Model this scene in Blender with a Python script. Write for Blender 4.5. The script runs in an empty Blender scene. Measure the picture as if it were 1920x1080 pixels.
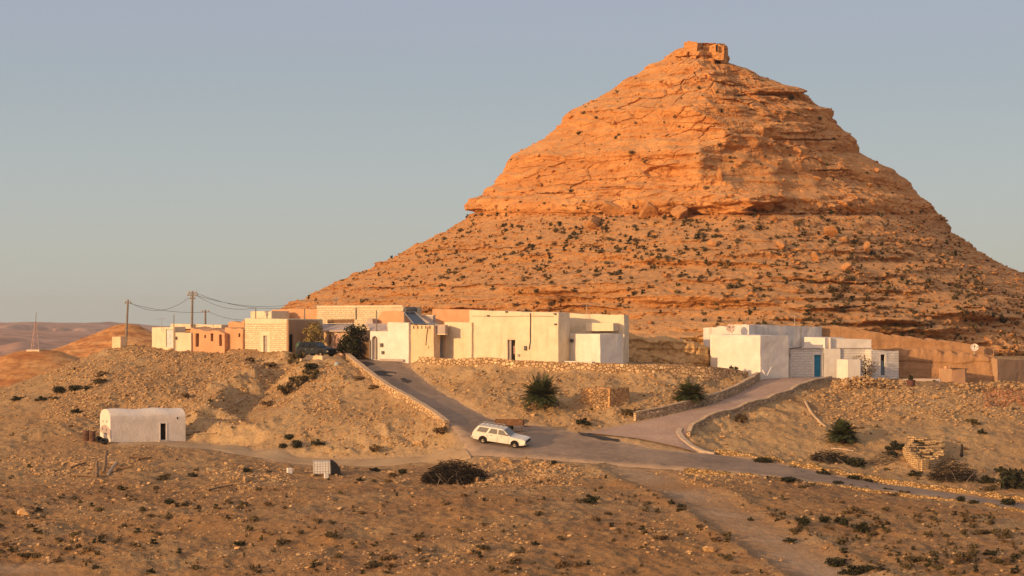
import bpy, bmesh, math, random
import numpy as np
from mathutils import Vector, Matrix
from mathutils.geometry import delaunay_2d_cdt
random.seed(7); RNG = np.random.default_rng(11)
SC = bpy.context.scene
COL = SC.collection
FPX = 3400.0          # focal length in photograph pixels
HZ = 600.0            # horizon row
CX = 960.0
R = math.radians
def W(px, py, d):
    "a point d metres ahead of the viewpoint, seen at (px, py)"
    return Vector(((px - CX) / FPX * d, d, (HZ - py) / FPX * d))
def X(px, d): return (px - CX) / FPX * d
def Z(py, d): return (HZ - py) / FPX * d

# ------------------------------------------------------------------ noise
_p = np.arange(256); np.random.default_rng(3).shuffle(_p); PERM = np.concatenate([_p, _p, _p])
_g = np.random.default_rng(5).normal(size=(256, 3)); GRAD = (_g / np.linalg.norm(_g, axis=1)[:, None]).astype(np.float32)
def perlin(x, y, z):
    x = np.asarray(x, np.float32); y = np.asarray(y, np.float32); z = np.asarray(z, np.float32)
    xi = np.floor(x).astype(np.int64); yi = np.floor(y).astype(np.int64); zi = np.floor(z).astype(np.int64)
    xf, yf, zf = x - xi, y - yi, z - zi
    xi &= 255; yi &= 255; zi &= 255
    f = lambda t: t * t * t * (t * (t * 6 - 15) + 10)
    u, v, w = f(xf), f(yf), f(zf)
    def g(a, b, c):
        h = PERM[PERM[PERM[(xi + a) & 255] + ((yi + b) & 255)] + ((zi + c) & 255)]
        q = GRAD[h]
        return q[..., 0] * (xf - a) + q[..., 1] * (yf - b) + q[..., 2] * (zf - c)
    l = lambda t, a, b: a + t * (b - a)
    return 1.5 * l(w, l(v, l(u, g(0, 0, 0), g(1, 0, 0)), l(u, g(0, 1, 0), g(1, 1, 0))),
             l(v, l(u, g(0, 0, 1), g(1, 0, 1)), l(u, g(0, 1, 1), g(1, 1, 1))))
def fbm(x, y, z, octv=4, gain=.5):
    s = 0; a = 1.0
    for k in range(octv):
        s = s + a * perlin(x * 2 ** k + 17.3 * k, y * 2 ** k + 5.1 * k, z * 2 ** k + 9.7 * k); a *= gain
    return s
def ridged(x, y, z, octv=4, gain=.5):
    s = 0; a = 1.0
    for k in range(octv):
        s = s + a * (1 - 2 * np.abs(perlin(x * 2 ** k + 31 * k, y * 2 ** k + 7 * k, z * 2 ** k + 3 * k))); a *= gain
    return s
def voro(x, y, z):
    "F1, F2, cell random"
    x = np.asarray(x, np.float32); y = np.asarray(y, np.float32); z = np.asarray(z, np.float32)
    xi = np.floor(x).astype(np.int64); yi = np.floor(y).astype(np.int64); zi = np.floor(z).astype(np.int64)
    f1 = np.full(x.shape, 9., np.float32); f2 = f1.copy(); cr = np.zeros(x.shape, np.float32)
    for a in (-1, 0, 1):
        for b in (-1, 0, 1):
            for c in (-1, 0, 1):
                h = PERM[PERM[PERM[(xi + a) & 255] + ((yi + b) & 255)] + ((zi + c) & 255)]
                jx = PERM[h] / 255.; jy = PERM[h + 37] / 255.; jz = PERM[h + 91] / 255.
                d = (xi + a + jx - x) ** 2 + (yi + b + jy - y) ** 2 + (zi + c + jz - z) ** 2
                d = d.astype(np.float32)
                n = d < f1
                f2 = np.where(n, f1, np.minimum(f2, d)); f1 = np.where(n, d, f1)
                cr = np.where(n, PERM[h + 150] / 255., cr)
    return np.sqrt(f1), np.sqrt(f2), cr

# ------------------------------------------------------------------ objects
def tag(o, label=None, cat=None, group=None, kind=None):
    if label: o['label'] = label; o['kind'] = kind or 'thing'
    if cat: o['category'] = cat
    if group: o['group'] = group
    if kind: o['kind'] = kind
    return o
def thing(name, loc, label, cat, group=None):
    o = bpy.data.objects.new(name, None); COL.objects.link(o); o.location = loc
    o.empty_display_size = .3
    return tag(o, label, cat, group)
def link(name, me, m, parent=None):
    if m is not None: me.materials.append(m)
    o = bpy.data.objects.new(name, me); COL.objects.link(o)
    if parent is not None: o.parent = parent
    return o
def grid_mesh(name, P, smooth=True, wrap=False):
    "P: (rows, cols, 3)"
    r, c = P.shape[:2]
    me = bpy.data.meshes.new(name)
    i = np.arange(r * c).reshape(r, c)
    q = np.stack([i[:-1, :-1], i[:-1, 1:], i[1:, 1:], i[1:, :-1]], -1).reshape(-1, 4)
    me.vertices.add(r * c); me.vertices.foreach_set('co', P.astype(np.float32).ravel())
    n = len(q); me.loops.add(n * 4); me.polygons.add(n)
    me.loops.foreach_set('vertex_index', q.astype(np.int32).ravel())
    me.polygons.foreach_set('loop_start', np.arange(0, n * 4, 4, dtype=np.int32))
    me.polygons.foreach_set('loop_total', np.full(n, 4, np.int32))
    me.polygons.foreach_set('use_smooth', np.full(n, smooth, bool))
    me.update(calc_edges=True); me.validate()
    return me
def soup_mesh(name, V, F, smooth=False):
    "V (n,3), F (m,3) triangles"
    me = bpy.data.meshes.new(name)
    me.vertices.add(len(V)); me.vertices.foreach_set('co', np.asarray(V, np.float32).ravel())
    n = len(F); k = F.shape[1]; me.loops.add(n * k); me.polygons.add(n)
    me.loops.foreach_set('vertex_index', np.asarray(F, np.int32).ravel())
    me.polygons.foreach_set('loop_start', np.arange(0, n * k, k, dtype=np.int32))
    me.polygons.foreach_set('loop_total', np.full(n, k, np.int32))
    me.polygons.foreach_set('use_smooth', np.full(n, smooth, bool))
    me.update(calc_edges=True)
    return me

class MB:
    "mesh collector in world coordinates; build() moves it under its parent"
    def __init__(s): s.v = []; s.f = []
    def quad(s, a, b, c, d):
        n = len(s.v); s.v += [Vector(a), Vector(b), Vector(c), Vector(d)]; s.f.append((n, n + 1, n + 2, n + 3))
    def poly(s, pts):
        n = len(s.v); s.v += [Vector(p) for p in pts]; s.f.append(tuple(range(n, n + len(pts))))
    def box(s, o, ax, ay, az):
        "o corner, three edge vectors"
        o, ax, ay, az = Vector(o), Vector(ax), Vector(ay), Vector(az)
        if ax.cross(ay).dot(az) < 0: ax, ay = ay, ax
        p = [o, o + ax, o + ax + ay, o + ay]; q = [k + az for k in p]
        n = len(s.v); s.v += p + q
        s.f += [(n + 3, n + 2, n + 1, n), (n + 4, n + 5, n + 6, n + 7), (n, n + 1, n + 5, n + 4), (n + 1, n + 2, n + 6, n + 5), (n + 2, n + 3, n + 7, n + 6), (n + 3, n, n + 4, n + 7)]
        return s
    def cbox(s, c, sx, sy, sz, rot=0.0):
        "centre of the bottom, sizes, rotation about z"
        a = Vector((math.cos(rot), math.sin(rot), 0)) * sx; b = Vector((-math.sin(rot), math.cos(rot), 0)) * sy
        return s.box(Vector(c) - a / 2 - b / 2, a, b, (0, 0, sz))
    def prism(s, pts, h):
        "pts: polygon (counter-clockwise seen along -h), h: extrusion vector"
        h = Vector(h); n = len(s.v); k = len(pts)
        s.v += [Vector(p) for p in pts] + [Vector(p) + h for p in pts]
        s.f.append(tuple(range(n + k - 1, n - 1, -1))); s.f.append(tuple(range(n + k, n + 2 * k)))
        for i in range(k):
            j = (i + 1) % k; s.f.append((n + i, n + j, n + k + j, n + k + i))
        return s
    def tube(s, pts, r, seg=8, r1=None, cap=True):
        pts = [Vector(p) for p in pts]; n0 = len(s.v); K = len(pts)
        for i, p in enumerate(pts):
            t = (pts[min(i + 1, K - 1)] - pts[max(i - 1, 0)]).normalized()
            u = t.cross(Vector((0, 0, 1)) if abs(t.z) < .9 else Vector((1, 0, 0))).normalized(); w = t.cross(u)
            rr = r if r1 is None else r + (r1 - r) * i / max(K - 1, 1)
            for k in range(seg):
                a = 2 * math.pi * k / seg; s.v.append(p + u * math.cos(a) * rr + w * math.sin(a) * rr)
        for i in range(K - 1):
            for k in range(seg):
                a = n0 + i * seg + k; b = n0 + i * seg + (k + 1) % seg
                s.f.append((a, b, b + seg, a + seg))
        if cap:
            s.f.append(tuple(n0 + k for k in range(seg - 1, -1, -1))); s.f.append(tuple(n0 + (K - 1) * seg + k for k in range(seg)))
        return s
    def lathe(s, c, axis, prof, seg=20):
        "prof: (distance along axis, radius)"
        c = Vector(c); t = Vector(axis).normalized(); pts = [c + t * a for a, _ in prof]
        u = t.cross(Vector((0, 0, 1)) if abs(t.z) < .9 else Vector((1, 0, 0))).normalized(); w = t.cross(u); n0 = len(s.v)
        for p, (_, r) in zip(pts, prof):
            for k in range(seg):
                a = 2 * math.pi * k / seg; s.v.append(p + (u * math.cos(a) + w * math.sin(a)) * r)
        for i in range(len(prof) - 1):
            for k in range(seg):
                a = n0 + i * seg + k; b = n0 + i * seg + (k + 1) % seg; s.f.append((a, b, b + seg, a + seg))
        s.f.append(tuple(n0 + k for k in range(seg - 1, -1, -1))); s.f.append(tuple(n0 + (len(prof) - 1) * seg + k for k in range(seg)))
        return s
    def build(s, name, m, parent=None, smooth=False, rough=0.0, sub=0.0, bevel=0.0, recalc=False):
        off = Vector((0, 0, 0))
        q = parent
        while q is not None: off = off + q.location; q = q.parent
        me = bpy.data.meshes.new(name)
        me.from_pydata([tuple(v - off) for v in s.v], [], s.f)
        if sub or recalc or bevel:
            bm = bmesh.new(); bm.from_mesh(me)
            bmesh.ops.remove_doubles(bm, verts=bm.verts, dist=.0005)
            if recalc: bmesh.ops.recalc_face_normals(bm, faces=bm.faces)
            if bevel:
                bmesh.ops.bevel(bm, geom=[e for e in bm.edges if len(e.link_faces) == 2 and e.calc_face_angle(0) > .6], offset=bevel, segments=2, affect='EDGES', profile=.6)
            if sub:
                for _ in range(6):
                    es = [e for e in bm.edges if e.calc_length() > sub]
                    if not es or len(bm.verts) > 20000: break
                    bmesh.ops.subdivide_edges(bm, edges=es, cuts=1, use_grid_fill=True)
            if rough:
                co = np.array([v.co for v in bm.verts]) + np.array(off)
                d = np.stack([fbm(co[:, 0] * .7 + k * 31, co[:, 1] * .7, co[:, 2] * .7, 3) for k in range(3)], -1) * rough
                for v, dd in zip(bm.verts, d): v.co += Vector(dd.tolist())
            bm.to_mesh(me); bm.free()
        me.polygons.foreach_set('use_smooth', np.full(len(me.polygons), smooth, bool))
        boxuv(me, off)
        return link(name, me, m, parent)
def boxuv(me, off=Vector((0, 0, 0))):
    uv = me.uv_layers.new(name='UVMap').data
    for p in me.polygons:
        n = p.normal
        if abs(n.z) > .75: t, b = Vector((1, 0, 0)), Vector((0, 1, 0))
        else: t, b = Vector((-n.y, n.x, 0)).normalized(), Vector((0, 0, 1))
        for li in p.loop_indices:
            q = me.vertices[me.loops[li].vertex_index].co + off
            uv[li].uv = (q.dot(t), q.dot(b))
def copy_tree(o, loc=None, rz=None, scale=None, label=None):
    c = o.copy(); COL.objects.link(c)
    if loc is not None: c.location = loc
    if rz is not None: c.rotation_euler = (0, 0, rz)
    if scale is not None: c.scale = scale if hasattr(scale, '__len__') else (scale,) * 3
    if label: c['label'] = label
    for ch in o.children:
        k = ch.copy(); COL.objects.link(k); k.parent = c; k.matrix_parent_inverse = ch.matrix_parent_inverse.copy()
        for g in ch.children:
            h = g.copy(); COL.objects.link(h); h.parent = k
    return c

# ------------------------------------------------------------------ materials
class NT:
    def __init__(s, name, rough=.9, spec=.2):
        s.m = bpy.data.materials.new(name); s.m.use_nodes = True; s.t = s.m.node_tree; s.n = s.t.nodes; s.l = s.t.links
        s.b = s.n['Principled BSDF']; s.b.inputs['Roughness'].default_value = rough; s.b.inputs['Specular IOR Level'].default_value = spec
    def node(s, t, **k):
        n = s.n.new(t)
        for a, v in k.items():
            if a in n.inputs: n.inputs[a].default_value = v
            else: setattr(n, a, v)
        return n
    def pos(s, sx=1, sy=1, sz=1):
        g = s.n.new('ShaderNodeNewGeometry'); v = s.node('ShaderNodeVectorMath', operation='MULTIPLY'); v.inputs[1].default_value = (sx, sy, sz)
        s.l.new(g.outputs['Position'], v.inputs[0]); return v.outputs[0]
    def uv(s):
        return s.n.new('ShaderNodeUVMap').outputs[0]
    def noise(s, vec, scale, detail=4, rough=.55, dist=0):
        n = s.node('ShaderNodeTexNoise'); n.inputs['Scale'].default_value = scale; n.inputs['Detail'].default_value = detail
        n.inputs['Roughness'].default_value = rough; n.inputs['Distortion'].default_value = dist
        s.l.new(vec, n.inputs['Vector']); return n.outputs['Fac']
    def ramp(s, fac, stops):
        n = s.n.new('ShaderNodeValToRGB'); e = n.color_ramp.elements
        while len(e) < len(stops): e.new(.5)
        for k, (p, c) in zip(e, stops):
            k.position = p; k.color = (c, c, c, 1) if not hasattr(c, '__len__') else (*c, 1)
        s.l.new(fac, n.inputs[0]); return n.outputs[0]
    def mix(s, fac, a, b, mode='MIX'):
        n = s.node('ShaderNodeMix', data_type='RGBA', blend_type=mode)
        for sock, v in ((n.inputs[0], fac), (n.inputs[6], a), (n.inputs[7], b)):
            if isinstance(v, bpy.types.NodeSocket): s.l.new(v, sock)
            elif hasattr(v, '__len__'): sock.default_value = (*v, 1)
            else: sock.default_value = v
        return n.outputs[2]
    def math(s, op, a, b=0.0, clamp=False):
        n = s.node('ShaderNodeMath', operation=op, use_clamp=clamp)
        for sock, v in zip(n.inputs, (a, b)):
            if isinstance(v, bpy.types.NodeSocket): s.l.new(v, sock)
            else: sock.default_value = v
        return n.outputs[0]
    def color(s, c):
        if isinstance(c, bpy.types.NodeSocket): s.l.new(c, s.b.inputs['Base Color'])
        else: s.b.inputs['Base Color'].default_value = (*c, 1)
        return s
    def bump(s, h, dist=.05, strength=1.0, prev=None):
        n = s.node('ShaderNodeBump'); n.inputs['Distance'].default_value = dist; n.inputs['Strength'].default_value = strength
        s.l.new(h, n.inputs['Height'])
        if prev is not None: s.l.new(prev, n.inputs['Normal'])
        s.l.new(n.outputs[0], s.b.inputs['Normal']); return n.outputs[0]
def mat_plain(name, c, rough=.7, spec=.3, metal=0.0, var=.12, scale=3.0, bump=0.0):
    t = NT(name, rough, spec); t.b.inputs['Metallic'].default_value = metal
    f = t.noise(t.pos(), scale, 5)
    d = tuple(max(0, k * (1 - var * 2)) for k in c); e = tuple(min(1, k * (1 + var)) for k in c)
    t.color(t.ramp(f, [(.3, d), (.7, e)]))
    if bump: t.bump(f, bump)
    return t.m
def mat_plaster(name, c, stain=None, streak=.5, bump=.03):
    "hand-spread lime plaster with weather stains and vertical streaks"
    t = NT(name, .92, .15)
    p = t.pos(); st = t.pos(1, 1, .12)
    a = t.noise(p, .8, 6, .65); b = t.noise(st, 1.6, 4, .6); c2 = t.noise(p, 6, 4)
    d = tuple(k * .86 for k in c); e = tuple(min(.9, k * 1.06) for k in c)
    col = t.ramp(a, [(.3, d), (.65, e)])
    sc = stain or tuple(k * .6 for k in c)
    m = t.ramp(b, [(.52, 0.0), (.75, 1.0)])
    m2 = t.math('MULTIPLY', m, streak)
    col = t.mix(m2, col, sc)
    m3 = t.ramp(t.noise(p, 2.2, 6, .7), [(.62, 0.0), (.74, .7)])
    col = t.mix(t.math('MULTIPLY', m3, streak), col, sc)
    t.color(col)
    n = t.bump(a, .08, .6); t.bump(c2, bump, .8, n)
    return t.m
def mat_blocks(name, c, mortar, bw=.42, bh=.21, gap=.018, vary=.25, irregular=0.12, bump=.04):
    "coursed stone blocks, mapped along each wall in metres"
    t = NT(name, .93, .15)
    uv = t.uv(); wob = t.node('ShaderNodeTexNoise'); wob.inputs['Scale'].default_value = 2.2; wob.inputs['Detail'].default_value = 2
    t.l.new(uv, wob.inputs['Vector'])
    vm = t.node('ShaderNodeVectorMath', operation='MULTIPLY_ADD'); vm.inputs[1].default_value = (irregular, irregular * .5, 0); t.l.new(wob.outputs['Color'], vm.inputs[0]); t.l.new(uv, vm.inputs[2])
    br = t.node('ShaderNodeTexBrick'); br.offset = .5
    br.inputs['Scale'].default_value = 1; br.inputs['Mortar Size'].default_value = gap; br.inputs['Mortar Smooth'].default_value = .4
    br.inputs['Brick Width'].default_value = bw; br.inputs['Row Height'].default_value = bh; br.inputs['Bias'].default_value = 0
    br.inputs['Color1'].default_value = (*[k * (1 - vary) for k in c], 1); br.inputs['Color2'].default_value = (*[min(.9, k * (1 + vary * .5)) for k in c], 1)
    br.inputs['Mortar'].default_value = (*mortar, 1)
    t.l.new(vm.outputs[0], br.inputs['Vector'])
    p = t.pos(); n1 = t.noise(p, 1.1, 5, .65)
    col = t.mix(t.ramp(n1, [(.4, 0.0), (.75, .55)]), br.outputs['Color'], tuple(k * .72 for k in c))
    t.color(col)
    inv = t.math('SUBTRACT', 1.0, br.outputs['Fac'])
    q = t.bump(inv, bump, .9); t.bump(t.noise(p, 9, 4, .6), .03, .8, q)
    return t.m
def mat_rubblewall(name, c, mortar, scale=3.6, bump=.06):
    "field stones set in earth mortar"
    t = NT(name, .95, .1)
    v = t.node('ShaderNodeTexVoronoi', feature='F1'); v.inputs['Scale'].default_value = scale
    e = t.node('ShaderNodeTexVoronoi', feature='DISTANCE_TO_EDGE'); e.inputs['Scale'].default_value = scale
    p = t.pos(1, 1, 1.35); t.l.new(p, v.inputs['Vector']); t.l.new(p, e.inputs['Vector'])
    sep = t.n.new('ShaderNodeSeparateColor'); t.l.new(v.outputs['Color'], sep.inputs[0])
    st = t.ramp(sep.outputs[0], [(0, tuple(k * .6 for k in c)), (.5, c), (.85, tuple(min(.8, k * 1.15) for k in c)), (1, tuple(min(.85, k * 1.6) for k in c))])
    ed = t.ramp(e.outputs['Distance'], [(.02, 0.0), (.1, 1.0)])
    t.color(t.mix(ed, mortar, st))
    q = t.bump(ed, bump, 1.0); t.bump(t.noise(t.pos(), 8, 4), .03, .7, q)
    return t.m
# ------------------------------------------------------------------ ground: control points (px, py, distance)
ROAD_L = [(640,664,197),(655,676,190),(666,685,186),(692,705,180),(730,732,174),(772,755,169),(815,782,163.5),(850,803,159.5),(868,828,155.5),(880,853,152),(1000,858,151.5),(1100,868,150.5),(1200,877,149),(1275,880,148),(1400,890,146.5),(1522,904,144.5),(1630,919,143),(1752,933,141.5),(1833,944,140),(1920,957,138.5),(2100,985,135)]
ROAD_R = [(770,667,197),(769,676.5,190),(768,681,186.3),(776,696,182.8),(810,725,178),(865,757,171),(915,785,166),(960,795,165),(1030,801,164),(1090,812,161),(1160,826,157.5),(1242,843,154.8),(1310,850,154.2),(1340,850,155.2),(1407,860,153.5),(1527,882,150.5),(1562,891,149),(1636,905,147),(1738,918,145.5),(1833,932,143.5),(1920,945,141.8),(2100,972,138)]
RAMP_L = [(1090,811.5,161.2),(1130,805,163),(1192,792,164.5),(1280,772,168.5),(1355,752,174),(1412,724,181),(1425,710,186),(1430,708,190)]
RAMP_R = [(1310,849.5,154.5),(1296,836,156.6),(1284,820,158.5),(1294,802,160.5),(1320,785,163.5),(1380,767,168),(1442,747,173),(1482,732,177),(1515,718,181.5),(1560,711,186)]
PATH_T = [(325,826,169),(400,836,166.5),(480,846,162.5),(560,858,159.5),(640,862,158),(720,860,157.5),(800,855,156.5),(872,846,154.5)]
PATH_B = [(210,832,163.2),(330,838,161.5),(400,844,160),(480,858,157),(560,872,154.2),(640,877,153.3),(720,874,153.2),(800,866,153),(884,858,151.2)]
PTS = [
 # near ground
 (-260,1180,88),(200,1180,88),(600,1180,88),(1000,1180,88),(1500,1180,88),(2200,1180,88),
 (-200,1080,103),(100,1080,103),(350,1080,102),(600,1080,100),(960,1080,99),(1250,1080,101),(1500,1080,102),(1900,1080,103),(2150,1080,103),
 (-150,1000,117),(100,1000,116),(350,1000,115),(600,1000,113),(850,1000,112),(1050,1000,113),(1250,1000,115),(1500,1000,116),(1750,1000,117),(1950,1000,118),(2150,1010,118),
 (-120,940,131),(100,940,131),(300,938,130),(480,940,129),(600,940,128),(760,940,126),(900,940,125),(1050,945,125),(1150,950,125),(1250,950,126),(1400,955,127),(1550,960,127),(1750,968,127.5),(1900,975,127),(2120,990,126),
 (0,900,147),(100,900,146),(250,900,143.5),(380,900,143),(480,900,142.5),(600,897,145),(720,905,141),(850,912,138),(960,900,141),(1050,905,139),(1150,905,139.5),(1230,900,141),(1330,905,140),(1430,912,140),(1560,925,138.5),(1700,942,136.5),(1850,958,134.5),
 (100,862,157),(250,866,153),(360,866,153),(430,878,150),(540,884,150.5),(700,884,150),(760,876,151),(830,872,151.5),(900,870,149),(960,870,148.5),(1040,876,147.5),
 # the knoll with the low vaulted hut
 (-150,900,150),(-120,860,163),(-120,820,174),(0,860,160),(0,825,168),(0,790,178),(60,830,167),(60,790,176),(120,818,169),(150,790,173.5),
 (-120,770,192),(-60,756,194),(0,742,195),(60,716,198),(120,690,201),(160,672,203),(200,652,204.5),(240,645,206),(285,653,205.5),
 (100,740,187),(200,690,194),(200,740,183),(250,800,174),(300,690,193.5),(300,740,182),(360,800,172.5),(250,660,202),(400,700,191),(350,740,183),(450,672,195.5),(400,665,199),
 (175,830,164.5),(340,826,168.5),
 (470,690,188.5),(432,720,181.5),(393,755,175.5),(366,786,171.5),(545,700,192),(520,722,189.5),(490,747,185.5),(445,776,180),(395,803,174),(600,697,184.5),(570,735,175.5),(520,767,171.3),(480,796,167.6),(440,818,166.5),(545,722,184.5),(505,757,179),(462,788,174),
 # spur beside the road
 (600,690,184.5),(640,712,179),(650,694,182.5),(680,720,177.5),(700,738,174),(720,757,170.8),(745,770,168),(780,795,163.3),(830,815,159.5),(640,735,175.5),(620,760,171.5),(570,785,168.5),(640,790,166),(700,800,163.5),(600,830,161.5),(540,838,161),(520,820,164.5),(690,850,158.8),(750,832,160),(470,832,165),
 # house terrace
 (357,655,205),(459,656,200),(540,662,195.5),(600,668,191),(640,672,190),(620,676,187.5),(560,676,188.5),(285,650,212),(400,648,214),(540,650,214),(700,655,214),(900,660,214),(1100,660,214),(1300,660,214),(1500,660,214),(1700,665,214),(1950,670,214),
 (300,640,230),(500,650,240),(800,655,250),(1200,655,250),(1600,655,250),(2100,665,240),(2150,690,210),
 (790,676.5,186),(787,676,184.2),(950,679,180.2),(1035,684,178.3),(1117,686,177.6),(1222,691,177.2),(1330,697,178.7),(1400,704,182),(900,671,192),(1060,678,189),(1190,682,188),(1300,686,189),(1400,700,190),
 (787,690,183.6),(950,692,179.6),(1035,697,177.7),(1117,699,177.0),(1222,703,176.6),(1330,708,178.2),(1400,714,181.2),
 (830,712,179),(860,735,175),(900,740,172.5),(960,752,170),(1015,745,171.2),(1080,757,170.0),(1100,763,168.6),(1150,764,167.6),(1170,752,170),(1230,745,171.5),(1300,738,174),(1360,730,178),(1000,778,166.6),(1080,788,165),(1150,789,165),(1040,770,167.5),(1100,765,168.3),
 # behind the ramp's walls
 (1192,787,165.2),(1280,764,169.3),(1355,742,174.9),(1412,715,181.8),
 (1294,818,159.9),(1320,805,162.5),(1380,787,166.8),(1442,766,171.6),(1482,748,175.8),(1515,731,180),(1560,722,183.2),
 # bank below the white house
 (1575,714,187),(1640,715,187),(1700,716,188),(1780,720,189),(1920,724,190),(2150,735,190),(1430,707,192),(1550,709,192),(1690,712,195),(1900,720,196),
 (1640,722,183),(1720,727,183),(1850,735,183.5),(1950,738,184),(1600,748,176.5),(1560,780,169.5),(1500,790,167.5),(1400,815,162.8),(1350,835,159),(1450,855,157),(1580,838,160),(1600,862,156.2),(1520,850,158.5),(1700,800,167),(1700,866,155.2),(1800,780,172),(1800,852,159),(1900,790,172),(1950,860,158.5),(1900,908,150.5),(1750,898,151.5),(1680,886,153),(2120,800,174),(2120,900,155),(1350,852.5,157),(1407,857,156.5),(1470,868,154.5),(1560,884,152),(1640,898,150),(1740,911,148.4),(1833,925,146.4),(1920,938,144.6),
 (1300,886,146.5),(1400,897,145),(1522,911,143),(1630,926,141.4),(1752,940,139.9),(1833,951,138.4),(1920,964,137),
 # far side of the ridge
 (-300,760,215),(-100,760,218),(0,740,222),(100,715,224),(180,690,224),(240,670,226),(-300,900,290),(0,900,290),(200,850,290),(350,700,290),(500,655,290),(1000,655,290),(1500,655,290),(2000,665,290),(2300,680,290),(2300,1180,88),(2300,760,190),(2300,690,230),(-300,1180,88),(-300,900,150),(-300,800,195),
]
def dens(L, n=48):
    A = np.array(L, float); q = np.array([tuple(W(*p)) for p in L]); t = np.concatenate([[0], np.cumsum(np.linalg.norm(np.diff(q, axis=0), axis=1))]); t /= t[-1]
    k = np.linspace(0, 1, n); A = np.stack([np.interp(k, t, q[:, i]) for i in range(3)], -1)
    for _ in range(2): A[1:-1] = .25 * A[:-2] + .5 * A[1:-1] + .25 * A[2:]
    return [Vector(a.tolist()) for a in A]
ALLP = [v for L in (ROAD_L, ROAD_R) for v in dens(L, 70)] + [v for L in (RAMP_L, RAMP_R) for v in dens(L, 36)] + [W(*p) for L in (PATH_T, PATH_B, PTS) for p in L]
_xy = [Vector((p.x, p.y)) for p in ALLP]
_v, _e, _f, _ov, _, _ = delaunay_2d_cdt(_xy, [], [], 0, 1e-4)
TV = np.array([[v.x, v.y, ALLP[o[0]].z] for v, o in zip(_v, _ov)]); TF = np.array(_f)
# fan-shaped grid: columns at constant x/y, rows at constant y
GU = np.linspace(-.42, .42, 900); GY = np.concatenate([np.arange(86, 100, .16), np.arange(100, 205, .2), np.arange(205, 290, .6)])
UU, YY = np.meshgrid(GU, GY); XX = UU * YY
GZ = np.full(XX.shape, np.nan)
for t in TF:
    a, b, c = TV[t]
    den = (b[1] - c[1]) * (a[0] - c[0]) + (c[0] - b[0]) * (a[1] - c[1])
    if abs(den) < 1e-9: continue
    y0, y1 = min(a[1], b[1], c[1]), max(a[1], b[1], c[1])
    us = [k[0] / k[1] for k in (a, b, c)]
    r0, r1 = np.searchsorted(GY, y0 - .01), np.searchsorted(GY, y1 + .01)
    c0, c1 = max(0, np.searchsorted(GU, min(us) - .03)), np.searchsorted(GU, max(us) + .03)
    if r1 <= r0 or c1 <= c0: continue
    x, y = XX[r0:r1, c0:c1], YY[r0:r1, c0:c1]
    l1 = ((b[1] - c[1]) * (x - c[0]) + (c[0] - b[0]) * (y - c[1])) / den
    l2 = ((c[1] - a[1]) * (x - c[0]) + (a[0] - c[0]) * (y - c[1])) / den
    l3 = 1 - l1 - l2
    ins = (l1 > -1e-6) & (l2 > -1e-6) & (l3 > -1e-6)
    z = l1 * a[2] + l2 * b[2] + l3 * c[2]
    GZ[r0:r1, c0:c1] = np.where(ins, z, GZ[r0:r1, c0:c1])
for r in range(GZ.shape[0]):       # outside the points: hold the row's last value
    ok = np.where(~np.isnan(GZ[r]))[0]
    if len(ok): GZ[r, :ok[0]] = GZ[r, ok[0]]; GZ[r, ok[-1]:] = GZ[r, ok[-1]]
for r in range(1, GZ.shape[0]):
    if np.isnan(GZ[r, 0]): GZ[r] = GZ[r - 1]
for r in range(GZ.shape[0] - 2, -1, -1):
    if np.isnan(GZ[r, 0]): GZ[r] = GZ[r + 1]
def blur(A, k):
    for ax in (0, 1):
        P = np.pad(A, [(k, k) if i == ax else (0, 0) for i in (0, 1)], mode='edge')
        C = np.cumsum(np.insert(P, 0, 0, axis=ax), axis=ax); n = 2 * k + 1
        A = (np.take(C, range(n, C.shape[ax]), axis=ax) - np.take(C, range(0, C.shape[ax] - n), axis=ax)) / n
    return A
GZ = blur(blur(GZ, 2), 2)
BASE = GZ.copy()
def _look(G, x, y):
    x = np.asarray(x, float); y = np.asarray(y, float)
    fu = np.clip((x / y - GU[0]) / (GU[1] - GU[0]), 0, len(GU) - 1.001); fy = np.clip(np.interp(y, GY, np.arange(len(GY))), 0, len(GY) - 1.001)
    i = fu.astype(int); j = fy.astype(int); a = fu - i; b = fy - j
    return (G[j, i] * (1 - a) + G[j, i + 1] * a) * (1 - b) + (G[j + 1, i] * (1 - a) + G[j + 1, i + 1] * a) * b
def polymask(poly, x, y):
    m = np.zeros(x.shape, bool); n = len(poly)
    for i in range(n):
        (x1, y1), (x2, y2) = poly[i], poly[(i + 1) % n]
        if y1 == y2: continue
        c = ((y1 > y) != (y2 > y)) & (x < (x2 - x1) * (y - y1) / (y2 - y1) + x1)
        m ^= c
    return m
def flat(L): return [tuple(W(*p).xy) for p in L]
def resample(L, n):
    L = np.array([tuple(W(*p)) for p in L]); s = np.concatenate([[0], np.cumsum(np.linalg.norm(np.diff(L, axis=0), axis=1))])
    # Catmull-like smoothing by cubic interpolation on chord length
    q = np.linspace(0, s[-1], n); out = np.stack([np.interp(q, s, L[:, k]) for k in range(3)], -1)
    for _ in range(max(1, n // 40)):
        o = out.copy(); o[1:-1] = .25 * out[:-2] + .5 * out[1:-1] + .25 * out[2:]; out = o
    return out
M_road = polymask(flat(ROAD_L) + flat(ROAD_R)[::-1], XX, YY).astype(float)
M_ramp = polymask(flat(RAMP_L) + flat(RAMP_R)[::-1], XX, YY).astype(float)
M_path = polymask(flat(PATH_T) + flat(PATH_B)[::-1], XX, YY).astype(float)
PLAZA = [W(1430,708,191), W(1425,709,185.5), W(1560,711,186), W(1570,712,191)]
M_ramp = np.maximum(M_ramp, polymask([tuple(p.xy) for p in PLAZA], XX, YY))
hard = np.clip(blur(np.maximum(M_road, M_ramp), 2) * 1.6, 0, 1); soft = np.clip(blur(np.maximum(hard, M_path), 3) * 1.4, 0, 1)
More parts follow.
